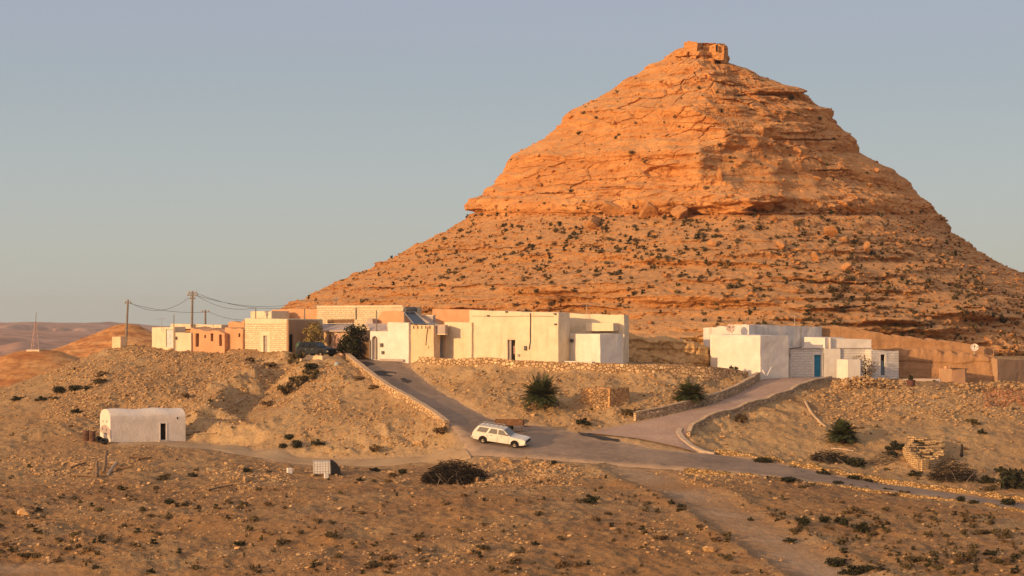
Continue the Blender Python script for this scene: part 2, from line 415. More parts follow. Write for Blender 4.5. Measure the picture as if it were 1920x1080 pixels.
# hut terrace and house pads are smooth too
pad = np.zeros(XX.shape)
calm = 1 - .93 * soft
N1 = fbm(XX / 9, YY / 9, 0 * XX, 3); N2 = fbm(XX / 2.6 + 9, YY / 2.6, 0 * XX, 3); N3 = fbm(XX / .75 + 3, YY / .75, 0 * XX + 4, 3, .6)
RG = ridged(XX / 4.0 + .12 * BASE, YY / 9.0, 0 * XX + 2, 3)
gy_, gx_ = np.gradient(BASE, GY, GU); SLOPE = np.clip(np.abs(gy_) * 1.2, 0, 1)
rub = np.clip(fbm(XX / 7 + 40, YY / 7, 0 * XX, 3) * 1.4 + .3, 0, 1)
f1, f2, cr = voro(XX / .55, YY / .55, 0 * XX + .5)
LUMP = np.clip(1 - f1 * 1.5, 0, 1) * (cr > .45) * (.3 + cr)
GZ = BASE + calm * (.30 * N1 * (YY < 200) + .16 * N2 + .085 * N3 + SLOPE * (.30 * N2 + .30 * (RG - .6) + .10 * N3) + LUMP * (.05 + .12 * rub * SLOPE + .05 * rub))
f1, f2, cr = voro(XX / 1.5 + 8, YY / 1.5, BASE / 1.5)
GZ += calm * SLOPE * rub * (cr - .4) * .30
# tracks worn into the open ground
TRK = [W(1180,880,147), W(1250,915,138), W(1330,950,128), W(1420,995,116), W(1520,1050,105), W(1600,1100,99)]
def line_dist(L, x, y):
    d = np.full(x.shape, 1e9)
    for a, b in zip(L[:-1], L[1:]):
        ux, uy = b[0] - a[0], b[1] - a[1]; q = ux * ux + uy * uy
        t = np.clip(((x - a[0]) * ux + (y - a[1]) * uy) / q, 0, 1)
        d = np.minimum(d, np.hypot(x - a[0] - t * ux, y - a[1] - t * uy))
    return d
TD = line_dist(TRK, XX, YY); M_track = np.clip(1.25 - TD / 2.4, 0, 1)
TRK2 = [W(-200,1064,105), W(0,1062,105.5), W(120,1078,103), W(260,1110,97)]
M_track = np.maximum(M_track, np.clip(1.3 - line_dist(TRK2, XX, YY) / 1.6, 0, 1))
GZ = GZ * (1 - .8 * M_track) + (BASE - .12 + .03 * N3) * .8 * M_track
GZ += .25 * np.exp(-((TD - 3.0) / .7) ** 2) * calm
GZ -= .10 * hard
def gz(x, y): return float(_look(GZ, x, y))
def gb(x, y): return _look(BASE, x, y)
_k = (HZ - 0) 
def hit(px, py, d0=88., d1=285.):
    "the point of the ground seen at (px, py)"
    u = (px - CX) / FPX; ys = np.arange(d0, d1, .1); zs = _look(GZ, u * ys, ys); ray = (HZ - py) / FPX * ys
    k = np.where(zs >= ray)[0]
    if not len(k): return hit(px, py + 1.5, d0, d1) if py < 1000 else None
    y = ys[k[0]]; return Vector((u * y, y, float(zs[k[0]])))

# ------------------------------------------------------------------ ground materials
def mat_ground():
    t = NT('desert earth', .97, .1)
    p = t.pos(); a = t.noise(p, .07, 5, .6); b = t.noise(p, .55, 6, .7); c = t.noise(p, 3.2, 5, .7); d = t.noise(p, 11, 3, .7)
    col = t.ramp(a, [(.35, (.35, .198, .092)), (.5, (.45, .278, .132)), (.66, (.53, .36, .18))])
    col = t.mix(t.ramp(b, [(.42, 0.0), (.64, .75)]), col, (.29, .155, .072))
    col = t.mix(t.ramp(c, [(.56, 0.0), (.68, .6)]), col, (.58, .41, .23))
    col = t.mix(t.ramp(d, [(.38, .9), (.49, 0.0)]), col, (.15, .085, .042))  # dark specks: small pebble shadows put into the colour
    at = t.node('ShaderNodeAttribute', attribute_name='soil'); sp = t.n.new('ShaderNodeSeparateColor'); t.l.new(at.outputs['Color'], sp.inputs[0])
    col = t.mix(sp.outputs[0], col, t.ramp(c, [(.3, (.40, .27, .165)), (.7, (.50, .35, .22))]))        # worn tracks
    col = t.mix(t.math('MULTIPLY', sp.outputs[1], t.ramp(b, [(.3, .25), (.6, .9)])), col, t.ramp(c, [(.35, (.54, .35, .165)), (.65, (.69, .485, .255))]))  # pale rubble and marl of the banks
    col = t.mix(t.math('MULTIPLY', sp.outputs[2], .8), col, t.ramp(c, [(.3, (.31, .155, .06)), (.7, (.43, .245, .104))]))  # red soil
    t.color(col)
    q = t.bump(b, .35, .8); q = t.bump(c, .16, .9, q); t.bump(d, .10, 1.0, q)
    return t.m
MG = mat_ground()
me = grid_mesh('ground', np.stack([XX, YY, GZ], -1))
ground = link('ground', me, MG); tag(ground, kind='structure')
red = np.clip(fbm(XX / 14 + 7, YY / 9, 0 * XX, 3) * 1.3 + .45, 0, 1) * np.clip((150 - YY) / 14, 0, 1)
pale = np.clip(SLOPE * 1.7, 0, 1) * np.clip((YY - 146) / 8, 0, 1)
ca = me.color_attributes.new('soil', 'FLOAT_COLOR', 'POINT')
ca.data.foreach_set('color', np.stack([np.clip(np.maximum(M_track, soft * .9), 0, 1), pale, red, np.ones_like(red)], -1).astype(np.float32).ravel())

def ribbon(name, A, B, n, m, mat, lift, crown=0.0, wob=.12):
    a, b = resample(A, n), resample(B, n)
    k = np.linspace(0, 1, m)[None, :, None]
    w = fbm(np.arange(n) * .23, np.arange(n) * 0 + len(name), np.zeros(n), 3) * wob; w2 = fbm(np.arange(n) * .23, np.arange(n) * 0 + 9.5, np.zeros(n), 3) * wob; w = w + .4 * wob * fbm(np.arange(n) * .9, np.zeros(n), np.zeros(n) + 2, 2); w2 = w2 + .4 * wob * fbm(np.arange(n) * .9, np.zeros(n), np.zeros(n) + 7, 2)
    dirv = (b - a); dirv /= np.linalg.norm(dirv, axis=1)[:, None]
    a = a + dirv * w[:, None]; b = b + dirv * w2[:, None]
    P = a[:, None] * (1 - k) + b[:, None] * k
    P[..., 2] = _look(BASE, P[..., 0], P[..., 1]) + lift + crown * (1 - (2 * k[..., 0] - 1) ** 2) + .02 * fbm(P[..., 0] / 3, P[..., 1] / 3, 0 * P[..., 0], 2)
    P[:, 0, 2] -= .1; P[:, -1, 2] -= .1
    me = grid_mesh(name, P); ca = me.color_attributes.new('soil', 'FLOAT_COLOR', 'POINT'); ev = np.abs(2 * np.repeat(k[..., 0], n, 0) - 1)
    ca.data.foreach_set('color', np.stack([ev, ev, ev, ev * 0 + 1], -1).astype(np.float32).ravel())
    return link(name, me, mat)
def mat_asphalt():
    t = NT('worn asphalt', .9, .2)
    p = t.pos(); a = t.noise(p, .16, 5, .6); b = t.noise(p, 1.3, 6, .7); c = t.noise(p, 14, 3, .7)
    col = t.ramp(a, [(.35, (.20, .145, .105)), (.6, (.31, .225, .16))])
    col = t.mix(t.ramp(b, [(.48, 0.0), (.72, .75)]), col, (.40, .285, .185))
    col = t.mix(t.ramp(t.noise(p, .45, 4, .6), [(.66, 0.0), (.72, .7)]), col, (.10, .08, .065))
    col = t.mix(t.ramp(c, [(.4, .25), (.6, 0.0)]), col, (.12, .09, .07))
    at = t.node('ShaderNodeAttribute', attribute_name='soil'); sp = t.n.new('ShaderNodeSeparateColor'); t.l.new(at.outputs['Color'], sp.inputs[0])
    dr = t.math('ADD', t.math('MULTIPLY', sp.outputs[0], .75), t.math('MULTIPLY', t.noise(p, .9, 5, .65), .55))
    col = t.mix(t.ramp(dr, [(.78, 0.0), (1.02, .95)]), col, (.47, .315, .19))       # blown sand along the edges
    vc = t.node('ShaderNodeTexVoronoi', feature='DISTANCE_TO_EDGE'); vc.inputs['Scale'].default_value = .30; wv = t.node('ShaderNodeTexNoise'); wv.inputs['Scale'].default_value = .8; wv.inputs['Detail'].default_value = 5; t.l.new(p, wv.inputs['Vector']); va = t.node('ShaderNodeVectorMath', operation='MULTIPLY_ADD'); va.inputs[1].default_value = (3, 3, 0); t.l.new(wv.outputs['Color'], va.inputs[0]); t.l.new(t.pos(1, .5, 0), va.inputs[2]); t.l.new(va.outputs[0], vc.inputs['Vector'])
    col = t.mix(t.ramp(vc.outputs['Distance'], [(.003, .22), (.014, 0.0)]), col, (.10, .075, .06))
    t.color(col); q = t.bump(b, .06, .7); t.bump(c, .02, .8, q); return t.m
def mat_ramp():
    t = NT('dusty paving', .92, .15)
    p = t.pos(); a = t.noise(p, .3, 5, .6); b = t.noise(p, 2.4, 5, .7); c = t.noise(p, 12, 3)
    col = t.ramp(a, [(.35, (.36, .245, .18)), (.65, (.46, .32, .235))])
    col = t.mix(t.ramp(b, [(.5, 0.0), (.75, .5)]), col, (.54, .39, .28))
    vo = t.node('ShaderNodeTexVoronoi', feature='F1', distance='CHEBYCHEV'); vo.inputs['Scale'].default_value = 4.5; t.l.new(p, vo.inputs['Vector'])
    col = t.mix(t.ramp(vo.outputs['Distance'], [(.42, 0.0), (.55, .35)]), col, (.27, .18, .13))
    t.color(col); q = t.bump(b, .05, .6); t.bump(c, .02, .8, q); return t.m
MAS, MRP = mat_asphalt(), mat_ramp()
tag(ribbon('road', ROAD_L, ROAD_R, 260, 16, MAS, .035, .05, .38), kind='structure')
RL2 = RAMP_L + [(1450,708,191.5)]; RR2 = RAMP_R + [(1566,711,191.5)]
tag(ribbon('paved_side_road', RL2, RR2, 150, 16, MRP, .055, .02, .06), kind='structure')
def mat_path():
    t = NT('packed dirt', .95, .1)
    p = t.pos(); a = t.noise(p, .4, 5, .6); b = t.noise(p, 3, 5, .7)
    col = t.ramp(a, [(.35, (.40, .265, .14)), (.65, (.50, .345, .19))]); col = t.mix(t.ramp(b, [(.5, 0.0), (.7, .5)]), col, (.40, .26, .14))
    t.color(col); t.bump(b, .08, .8); return t.m
tag(ribbon('dirt_path', PATH_T, PATH_B, 120, 10, mat_path(), .03, 0, .5), kind='structure')
# dark patches laid on the asphalt
mpatch = mat_plain('dark road patch', (.045, .04, .037), .85, .3, var=.3, scale=5)
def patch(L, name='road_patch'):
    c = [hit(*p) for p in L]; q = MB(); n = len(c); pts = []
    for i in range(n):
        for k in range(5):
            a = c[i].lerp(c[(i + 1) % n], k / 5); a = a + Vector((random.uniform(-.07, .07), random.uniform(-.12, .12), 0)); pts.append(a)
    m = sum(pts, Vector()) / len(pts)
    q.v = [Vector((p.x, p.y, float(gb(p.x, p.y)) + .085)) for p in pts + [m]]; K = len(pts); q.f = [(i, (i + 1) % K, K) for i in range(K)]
    return tag(q.build(name, mpatch), kind='structure')
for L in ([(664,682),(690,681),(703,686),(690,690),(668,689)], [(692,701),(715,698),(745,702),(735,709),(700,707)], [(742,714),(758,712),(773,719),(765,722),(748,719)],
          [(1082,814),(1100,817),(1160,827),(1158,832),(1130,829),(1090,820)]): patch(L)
# ------------------------------------------------------------------ the mountain
MX, MY = X(1310, 290), 290.0
SL = [(78,28),(85,30),(100,55),(118,85),(135,110),(152,145),(170,170),(190,200),(205,235),(220,255),(240,265),(260,290),(278,325),(290,350),(312,365),(335,380),(355,400),(367,410),(373,436),(380,439),(392,438),(400,428),(408,436),(416,447),(430,470),(450,510),(470,550),(490,590),(510,630),(527,670),(547,710),(560,740),(573,770),(585,792),(610,850),(650,915),(690,960),(740,1000)]
SR = [(78,40),(85,42),(100,52),(118,55),(124,80),(130,95),(148,130),(160,172),(172,200),(188,212),(200,236),(204,252),(220,253),(245,266),(258,288),(272,297),(286,299),(300,330),(320,370),(340,390),(360,410),(380,435),(405,456),(425,468),(436,472),(450,495),(465,510),(490,552),(510,592),(530,635),(560,695),(590,750),(620,805),(650,855),(690,900),(740,940)]
FR = [(78,3),(90,5.5),(110,9),(150,16),(200,23),(250,28.5),(300,32.5),(335,34.5),(358,37.5),(366,40.2),(372,41.2),(398,41.8),(402,40.8),(407,43),(430,47.5),(470,57),(500,63),(560,76),(600,84),(620,88),(650,90),(690,92.5),(740,96)]
NR = 820; NC = 1260
PYR = np.linspace(82, 735, NR)
sl = np.interp(PYR, *zip(*SL)) / FPX * MY; sr = np.interp(PYR, *zip(*SR)) / FPX * MY; fr = np.interp(PYR, *zip(*FR))
# more columns where the mountain faces the village
ang = np.concatenate([np.linspace(-178, -112, 40, endpoint=False), np.linspace(-112, 112, NC - 80), np.linspace(112, 178, 41)[1:]])
PH = np.radians(ang)
PP, AA = np.meshgrid(PYR, PH, indexing='ij')
co, si = np.cos(AA), np.sin(AA)
side = np.where(si < 0, sl[:, None], sr[:, None])
frn = np.where(co > 0, fr[:, None], fr[:, None] * .95)
n_ = np.interp(PP, [78, 380, 440, 735], [1.26, 1.26, 1.38, 1.42])
aw = AA + (.20 * fbm(PP / 75., 0 * PP + 3.3, AA * .8, 3) + .05 * fbm(PP / 16., AA * 6, 0 * PP, 2)) * np.clip(1.3 - np.abs(AA), 0, 1); cw, sw = np.cos(aw), np.sin(aw)
rad = (np.abs(sw / side) ** n_ + np.abs(cw / frn) ** n_) ** (-1 / n_)
z0 = (HZ - PP) / FPX * MY
ux, uy = si, -co
def raw(rad): 
    y = MY + rad * uy; return MX + rad * ux, y, (HZ - PP) / FPX * np.where(y < MY, y, MY)
x, y, z = raw(rad)
cliff = np.interp(PP, [78, 120, 380, 400, 425, 735], [1, 1, 1, .9, .22, .2])           # rock above, scree below
cut = np.interp(PP, [590, 625, 640, 735], [0, .3, 1, 1])                                  # excavated foot behind the houses
front = np.clip(np.cos(AA) * 1.3 + .35, 0, 1)
edge = np.clip(1.25 - 1.1 * np.abs(si), .2, 1)      # keep the outline
D = 1.0 * fbm(x / 16, y / 16, z / 12, 3) * edge
D += cliff * edge * (1.15 * (ridged(x / 11 + 3, y / 11, z / 9, 2, .5) - .75) + .38 * fbm(x / 3.6, y / 3.6, z / 1.3, 3))
D += cliff * edge * np.clip((x - MX - 6) / 14, 0, 1) * .8 * (ridged(x / 3.4 + 9, y / 3.4, z / 16, 2) - .6)
# beds: each course of rock has its own hardness, so it stands out or weathers back
zt = z + .06 * (x - MX) + .8 * fbm(x / 14, y / 14, z / 14, 2)
def beds(zz, th, seed):
    k = np.floor(zz / th); fz = zz / th - k
    r = PERM[(k.astype(int) * 7 + seed) & 255] / 255.; r2 = PERM[((k.astype(int) + 1) * 7 + seed) & 255] / 255.
    e = np.clip((fz - .86) / .14, 0, 1); return r * (1 - e) + r2 * e
side_k = np.clip(1.15 - .6 * np.abs(si), 0, 1)
brk = np.clip(fbm(x / 10 + 50, y / 10, z / 6, 3) * 1.5 + .55, 0, 1)
D += cliff * side_k * (.25 + .75 * brk) * (1.35 * (beds(zt, 2.6, 5) - .5) + .65 * (beds(zt, .95, 60) - .5) + .25 * (beds(zt, .42, 120) - .5))
f1, f2, cr = voro(x / 4.6, y / 4.6, z / 1.9)
D += cliff * edge * .55 * (ridged(x / 2.8 + 31, y / 2.8, z / 13, 2) - .7) * np.clip(.3 + 1.4 * fbm(x / 11 + 90, y / 11, z / 9, 2), 0, 1)
D += cliff * side_k * (.78 * (cr - .5) - .42 * np.clip(1 - (f2 - f1) / .07, 0, 1)) * np.clip(.6 + 1.3 * fbm(x / 13 + 70, y / 13, z / 8, 2), .1, 1.3)
f1, f2, cr = voro(x / 1.3 + 5, y / 1.3, z / .8)
D += (cliff * .9 + cut * .5) * side_k * (.15 * (cr - .5) - .14 * np.clip(1 - (f2 - f1) / .14, 0, 1))
# ledges along the scree slope
sc = (1 - cliff) * np.interp(PP, [430, 470, 600], [.25, 1, 1])
D += sc * np.clip(.35 + brk * 1.2, 0, 1.3) * (1.7 * (beds(z + .4 * fbm(x / 8, y / 8, z, 2), 1.6, 22) - .5) + .8 * (beds(z + .3 * fbm(x / 5, y / 5, z, 2), .7, 90) - .5)) * np.clip(1.2 - .75 * np.clip((x - MX) / 30, 0, 1), 0, 1)
f1, f2, cr = voro(x / .95, y / .95, z / .8)
D += (1 - cliff) * np.clip(1 - f1 * 1.35, 0, 1) * (cr > .35) * (.12 + .30 * cr)
f1, f2, cr = voro(x / .5 + 3, y / .5, z / .5)
D += np.clip(1 - f1 * 1.4, 0, 1) * (.03 + .18 * (1 - cliff)) * cr
D += (.14 - .06 * cliff) * fbm(x / .9, y / .9, z / .7, 3)
D += cut * .55 * (ridged(x / 2.2, y / 2.2, z / 9, 3) - .8)
# overhang of the big cliff bed above the scree
oh = np.exp(-((PP - 402) / 9.0) ** 2) * -1.3 + np.exp(-((PP - 382) / 12.0) ** 2) * .8
D += oh * np.clip(.35 + fbm(x / 12 + 3, y / 12, 0 * z, 2), 0, 1.2) * np.clip(1.5 - 1.6 * np.abs(si), 0, 1)
# bedding steps: each bed stands as a low riser with a tread above it
def saw(zz, th, seed):
    k = np.floor(zz / th); f = zz / th - k; q = .4 + 1.2 * PERM[(k.astype(int) * 5 + seed) & 255] / 255.
    return th * q * (np.where(f < .86, f / .86, (1 - f) / .14) - .5)
m1 = np.clip(.45 + 1.5 * fbm(x / 12 + 20, y / 12, z / 3.5, 3), 0, 1); m2 = np.clip(.35 + 1.5 * fbm(x / 9 + 80, y / 9, z / 5, 3), 0, 1)
shade_side = np.clip(1.15 - np.clip((x - MX) / 40, 0, .75), 0, 1)
D += sc * m1 * shade_side * 1.15 * saw(z + .35 * fbm(x / 9, y / 9, z, 3), 1.55, 3)
D += cliff * side_k * m2 * .5 * saw(zt + .4 * fbm(x / 7, y / 7, z / 3, 3), 2.7, 9)
px_ = CX + FPX * x / y
G2 = lambda cx, cy, wx, wy: np.exp(-((px_ - cx) / wx) ** 2 - ((PP - cy) / wy) ** 2)
E2 = lambda cx, cy, wx, wy, s=.25: np.clip((1 - ((px_ - cx) / wx) ** 2 - ((PP - cy) / wy) ** 2) / s, 0, 1)
smooth_ = np.clip(.75 * E2(1500, 345, 85, 60, .8) + .7 * E2(1000, 388, 115, 17, .5) + .6 * E2(1405, 300, 60, 60, .8) + .5 * E2(1240, 250, 60, 60, .9), 0, .8)
base_ = blur(blur(D, 9), 9); D = D * (1 - smooth_) + base_ * smooth_
fr_ = (co > -.2)
D += fr_ * (1.9 * E2(1433, 374, 44, 9, .4) - 1.5 * E2(1440, 391, 42, 8, .4) - 1.1 * E2(1240, 322, 34, 12, .3) + .8 * E2(1240, 304, 36, 7, .4) - .8 * E2(1040, 362.5, 42, 1.8, .6) - .7 * E2(1150, 352, 30, 1.6, .6)
            + 1.3 * G2(1310, 300, 16, 60) - 1.0 * E2(1325, 396, 42, 9, .5) + 1.0 * E2(1360, 378, 30, 8, .5) - .7 * E2(1515, 262, 60, 2.2, .6) + .7 * E2(1480, 240, 70, 12, .5) - .6 * E2(1560, 320, 40, 2, .6) - .9 * E2(890, 396, 22, 5, .5) - .8 * E2(1290, 105, 26, 2.4, .5) + .9 * E2(1470, 168, 60, 7, .5) - .6 * E2(1430, 178, 60, 2.2, .5))
rad2 = np.clip(rad + D, .4, None)
xh, yh, zh = raw(rad2)
zh = (HZ - PP) / FPX * np.where(y < MY, y, MY) + .16 * fbm(x / 1.7, y / 1.7, z / 1.7 + 6, 3)
HP = np.stack([xh, yh, zh], -1)
me = grid_mesh('mountain', HP, smooth=False)
def mat_rock(mixed=None):
    t = NT('orange sandstone', .95, .1)
    p = t.pos(); pb = t.pos(.22, .22, 1.6)
    a = t.noise(p, .10, 5, .6); b = t.noise(pb, .75, 6, .65); c = t.noise(p, 1.1, 6, .7); d = t.noise(p, 5, 4, .7)
    col = t.ramp(a, [(.34, (.47, .205, .068)), (.5, (.56, .255, .085)), (.68, (.62, .315, .12))])
    col = t.mix(t.ramp(b, [(.40, .65), (.52, 0.0)]), col, (.40, .165, .055))
    col = t.mix(t.ramp(b, [(.55, 0.0), (.70, .7)]), col, (.68, .37, .155))
    col = t.mix(t.ramp(c, [(.36, .7), (.48, 0.0)]), col, (.33, .135, .05))
    col = t.mix(t.ramp(d, [(.55, 0.0), (.7, .6)]), col, (.70, .40, .18))
    at = t.node('ShaderNodeAttribute', attribute_name='soil'); sp = t.n.new('ShaderNodeSeparateColor'); t.l.new(at.outputs['Color'], sp.inputs[0])
    scree = t.ramp(c, [(.3, (.31, .142, .052)), (.5, (.42, .205, .078)), (.7, (.55, .295, .12))])
    scree = t.mix(t.ramp(d, [(.40, .85), (.5, 0.0)]), scree, (.20, .085, .03))
    col = t.mix(sp.outputs[0] if mixed is None else mixed, col, scree)
    marl = t.ramp(b, [(.3, (.52, .31, .13)), (.7, (.68, .45, .21))])
    col = t.mix(sp.outputs[1], col, marl)
    g = t.n.new('ShaderNodeNewGeometry'); nz = t.n.new('ShaderNodeSeparateXYZ'); t.l.new(g.outputs['Normal'], nz.inputs[0])
    col = t.mix(t.math('MULTIPLY', t.ramp(nz.outputs[2], [(.62, 0.0), (.85, 1.0)]), .55), col, (.58, .33, .15))          # dust lies on the level places
    t.color(col); q = t.bump(b, .3, .6); q = t.bump(c, .22, .9, q); t.bump(d, .08, .9, q)
    return t.m
MROCK = mat_rock()
mountain = link('mountain', me, MROCK); tag(mountain, kind='structure')
ca = me.color_attributes.new('soil', 'FLOAT_COLOR', 'POINT')
scr = np.clip((1 - cliff) * 1.15 - cut * .6 + .35 * fbm(x / 6, y / 6, z / 6, 3) * (PP > 150), 0, 1)
ca.data.foreach_set('color', np.stack([scr, cut * np.clip(1 - .8 * np.clip((x - 45) / 10, 0, 1), 0, 1), 0 * scr, scr * 0 + 1], -1).astype(np.float32).ravel())
HPX = CX + FPX * HP[..., 0] / HP[..., 1]; HPY = HZ - FPX * HP[..., 2] / HP[..., 1]
def hill_hit(px, py):
    d = (HPX - px) ** 2 + (HPY - py) ** 2 + np.where(np.abs(AA) > 1.9, 1e6, 0)
    k = np.argwhere(d < max(9., d.min() * 1.5)); k = min(k, key=lambda q: HP[q[0], q[1], 1]); i, j = k
    n = np.cross(HP[min(i + 2, NR - 1), j] - HP[max(i - 2, 0), j], HP[i, min(j + 2, NC - 1)] - HP[i, max(j - 2, 0)])
    n = n / (np.linalg.norm(n) + 1e-9)
    if n[1] > 0 and n[2] < 0: n = -n
    return Vector(HP[i, j].tolist()), Vector(n.tolist())

# ------------------------------------------------------------------ far land
def mat_far(name, c1, c2, c3, s=.02):
    t = NT(name, .97, .05); p = t.pos(1, 1, 6); a = t.noise(p, s, 6, .65); b = t.noise(t.pos(), s * 6, 5, .7)
    col = t.ramp(a, [(.35, c1), (.5, c2), (.66, c3)]); col = t.mix(t.ramp(b, [(.4, .6), (.55, 0.0)]), col, tuple(k * .6 for k in c1)); t.color(col); t.bump(b, .15 / s * .02, .8); return t.m
def mound(name, cx, cy, prof, mat, top, amp, seed, ex=1.0, steps=1.2):
    "prof: (depth below top, radius)"
    nr, nc = 90, 220; dz = np.linspace(0, prof[-1][0], nr); rr = np.interp(dz, *zip(*prof)); th = np.linspace(0, 2 * np.pi, nc)
    dd, tt = np.meshgrid(dz, th, indexing='ij'); r = np.interp(dd, *zip(*prof))
    x = cx + r * np.cos(tt) * ex; y = cy + r * np.sin(tt); z = top - dd
    q = amp * (ridged(x / (amp * 8) + seed, y / (amp * 8), z / (amp * 12), 4) - .8) + amp * .5 * (beds(z + .3 * fbm(x / 20, y / 20, z, 2), steps, seed) - .5)
    w = np.clip(dd / (prof[-1][0] * .12), 0, 1); r = np.clip(r + q * w, 0, None)
    return tag(link(name, grid_mesh(name, np.stack([cx + r * np.cos(tt) * ex, cy + r * np.sin(tt), z + .12 * amp * fbm(x / 9, y / 9, z, 3)], -1)), mat), kind='structure')
mred = mat_far('red hill earth', (.40, .16, .055), (.55, .26, .09), (.66, .36, .14), .09)
d = 420; mound('mast_hill', X(64, d), d + 3, [(0, 0), (.08, 2.6), (.6, 4.8), (2.1, 9), (3.5, 13), (6, 20), (10, 30), (22, 58), (60, 120)], mred, Z(654, d), 1.2, 3)
d = 640; mound('red_hill', X(232, d), d + 4, [(0, 0), (.35, 3.5), (1.7, 6.5), (3.4, 10), (6, 16), (8.5, 22), (12, 31), (20, 50), (60, 130)], mred, Z(606.5, d), 2.0, 9)
mfar = mat_far('far mesa rock', (.40, .215, .14), (.50, .28, .185), (.58, .35, .235), .004)
def mesa(name, y0, top_px, foot, mat, seed, amp):
    px = np.linspace(-900, 2800, 420); tp = np.interp(px, *zip(*top_px))
    prof = np.array([(0, 900), (0, 30), (.02, 0), (.12, -12), (.28, -22), (.34, -60), (.6, -150), (.8, -260), (1., -520)]); n = 60
    f = np.interp(np.linspace(0, 1, n), np.linspace(0, 1, len(prof)), prof[:, 0]); o = np.interp(np.linspace(0, 1, n), np.linspace(0, 1, len(prof)), prof[:, 1])
    F, PX = np.meshgrid(f, px, indexing='ij'); O = np.repeat(o[:, None], len(px), 1)
    zt = Z(np.repeat(tp[None], n, 0), y0); zz = zt * (1 - F) + foot * F; xx = X(PX, y0)
    k = ridged(xx / 260 + seed, zz / 900, O * 0, 4, .6); yy = y0 + O + np.where(O < 5, amp * (k - .8) * (-1) * np.clip(.3 + F * 1.3, 0, 1.3), 0) + 200 * fbm(xx / 900, xx * 0 + seed, O * 0, 2)
    zz = zz + 4 * fbm(xx / 60, yy / 60, zz / 30, 3)
    return tag(link(name, grid_mesh(name, np.stack([xx, yy, zz], -1)), mat), kind='structure')
mesa('far_mesa', 3400, [(-900, 600), (-200, 607), (0, 606.5), (45, 607), (75, 609), (120, 614), (180, 618), (260, 622), (420, 618), (520, 608), (900, 604), (2800, 603)], -62, mfar, 2, 330)
mesa('near_mesa', 1900, [(-900, 615), (-60, 636), (20, 646), (60, 640), (110, 650), (170, 656), (260, 660), (400, 652), (700, 640), (2800, 640)], -62, mfar, 8, 200)
me = bpy.data.meshes.new('desert_plain'); s = 9000
me.from_pydata([(-s, -4000, -62), (s, -4000, -62), (s, 3700, -62), (-s, 3700, -62)], [], [(0, 1, 2, 3)])
tag(link('desert_plain', me, mfar), kind='structure')

# ------------------------------------------------------------------ camera, sky, sun
cam = bpy.data.cameras.new('camera'); co_ = bpy.data.objects.new('camera', cam); COL.objects.link(co_); SC.camera = co_
co_.location = (0, 0, 0); co_.rotation_euler = (R(90), 0, 0)
cam.sensor_width = 36; cam.lens = FPX / 1920 * 36; cam.shift_y = (HZ - 540) / 1920; cam.clip_start = 1; cam.clip_end = 100000
SUN_AZ, SUN_EL = R(50), R(10.5)          # the sun stands behind the viewpoint, to its left
sd = Vector((-math.sin(SUN_AZ) * math.cos(SUN_EL), -math.cos(SUN_AZ) * math.cos(SUN_EL), math.sin(SUN_EL)))
su = bpy.data.lights.new('sun', 'SUN'); so = bpy.data.objects.new('sun', su); COL.objects.link(so)
su.energy = 4.3; su.angle = R(.6); su.color = (1.0, .60, .26)
so.rotation_euler = sd.to_track_quat('Z', 'Y').to_euler()
wd = bpy.data.worlds.new('World'); SC.world = wd; wd.use_nodes = True; wt = wd.node_tree
sky = wt.nodes.new('ShaderNodeTexSky'); sky.sky_type = 'NISHITA'; sky.sun_disc = False; sky.sun_elevation = SUN_EL
sky.sun_rotation = math.atan2(sd.x, sd.y); sky.air_density = 1.0; sky.dust_density = 2.5; sky.ozone_density = 1.5; sky.altitude = 300
hs = wt.nodes.new('ShaderNodeHueSaturation'); hs.inputs['Saturation'].default_value = .7
wt.links.new(sky.outputs[0], hs.inputs['Color'])
tc = wt.nodes.new('ShaderNodeTexCoord'); sx = wt.nodes.new('ShaderNodeSeparateXYZ'); wt.links.new(tc.outputs['Generated'], sx.inputs[0])
rp = wt.nodes.new('ShaderNodeValToRGB'); wt.links.new(sx.outputs[2], rp.inputs[0]); e = rp.color_ramp.elements          # dust haze in the air, thicker and warmer near the horizon
SKYC = [(0.0, (.545, .535, .455)), (.03, (.525, .53, .465)), (.075, (.465, .505, .50)), (.13, (.39, .445, .49)), (.18, (.385, .42, .52)), (.6, (.36, .38, .44))]
while len(e) < len(SKYC): e.new(.5)
for k, (q, c) in zip(e, SKYC): k.position = q; k.color = (*[v / 4 for v in c], 1)
mu = wt.nodes.new('ShaderNodeVectorMath'); mu.operation = 'SCALE'; mu.inputs['Scale'].default_value = 4 / .15; wt.links.new(rp.outputs[0], mu.inputs[0])
mx = wt.nodes.new('ShaderNodeMix'); mx.data_type = 'RGBA'; mx.inputs[0].default_value = .9; wt.links.new(hs.outputs[0], mx.inputs[6]); wt.links.new(mu.outputs[0], mx.inputs[7])
dp = wt.nodes.new('ShaderNodeVectorMath'); dp.operation = 'DOT_PRODUCT'; dp.inputs[1].default_value = sd; wt.links.new(tc.outputs['Generated'], dp.inputs[0])
pw = wt.nodes.new('ShaderNodeMath'); pw.operation = 'POWER'; pw.use_clamp = False; mx0 = wt.nodes.new('ShaderNodeMath'); mx0.operation = 'MAXIMUM'; mx0.inputs[1].default_value = 0
wt.links.new(dp.outputs['Value'], mx0.inputs[0]); wt.links.new(mx0.outputs[0], pw.inputs[0]); pw.inputs[1].default_value = 1.3
gl = wt.nodes.new('ShaderNodeMix'); gl.data_type = 'RGBA'; gl.blend_type = 'ADD'; gl.inputs[7].default_value = (6.5, 3.6, 1.9, 1); wt.links.new(pw.outputs[0], gl.inputs[0]); wt.links.new(mx.outputs[2], gl.inputs[6])      # warm glow round the low sun, widened over unseen sky to fill shaded faces
wt.links.new(gl.outputs[2], wt.nodes['Background'].inputs[0])
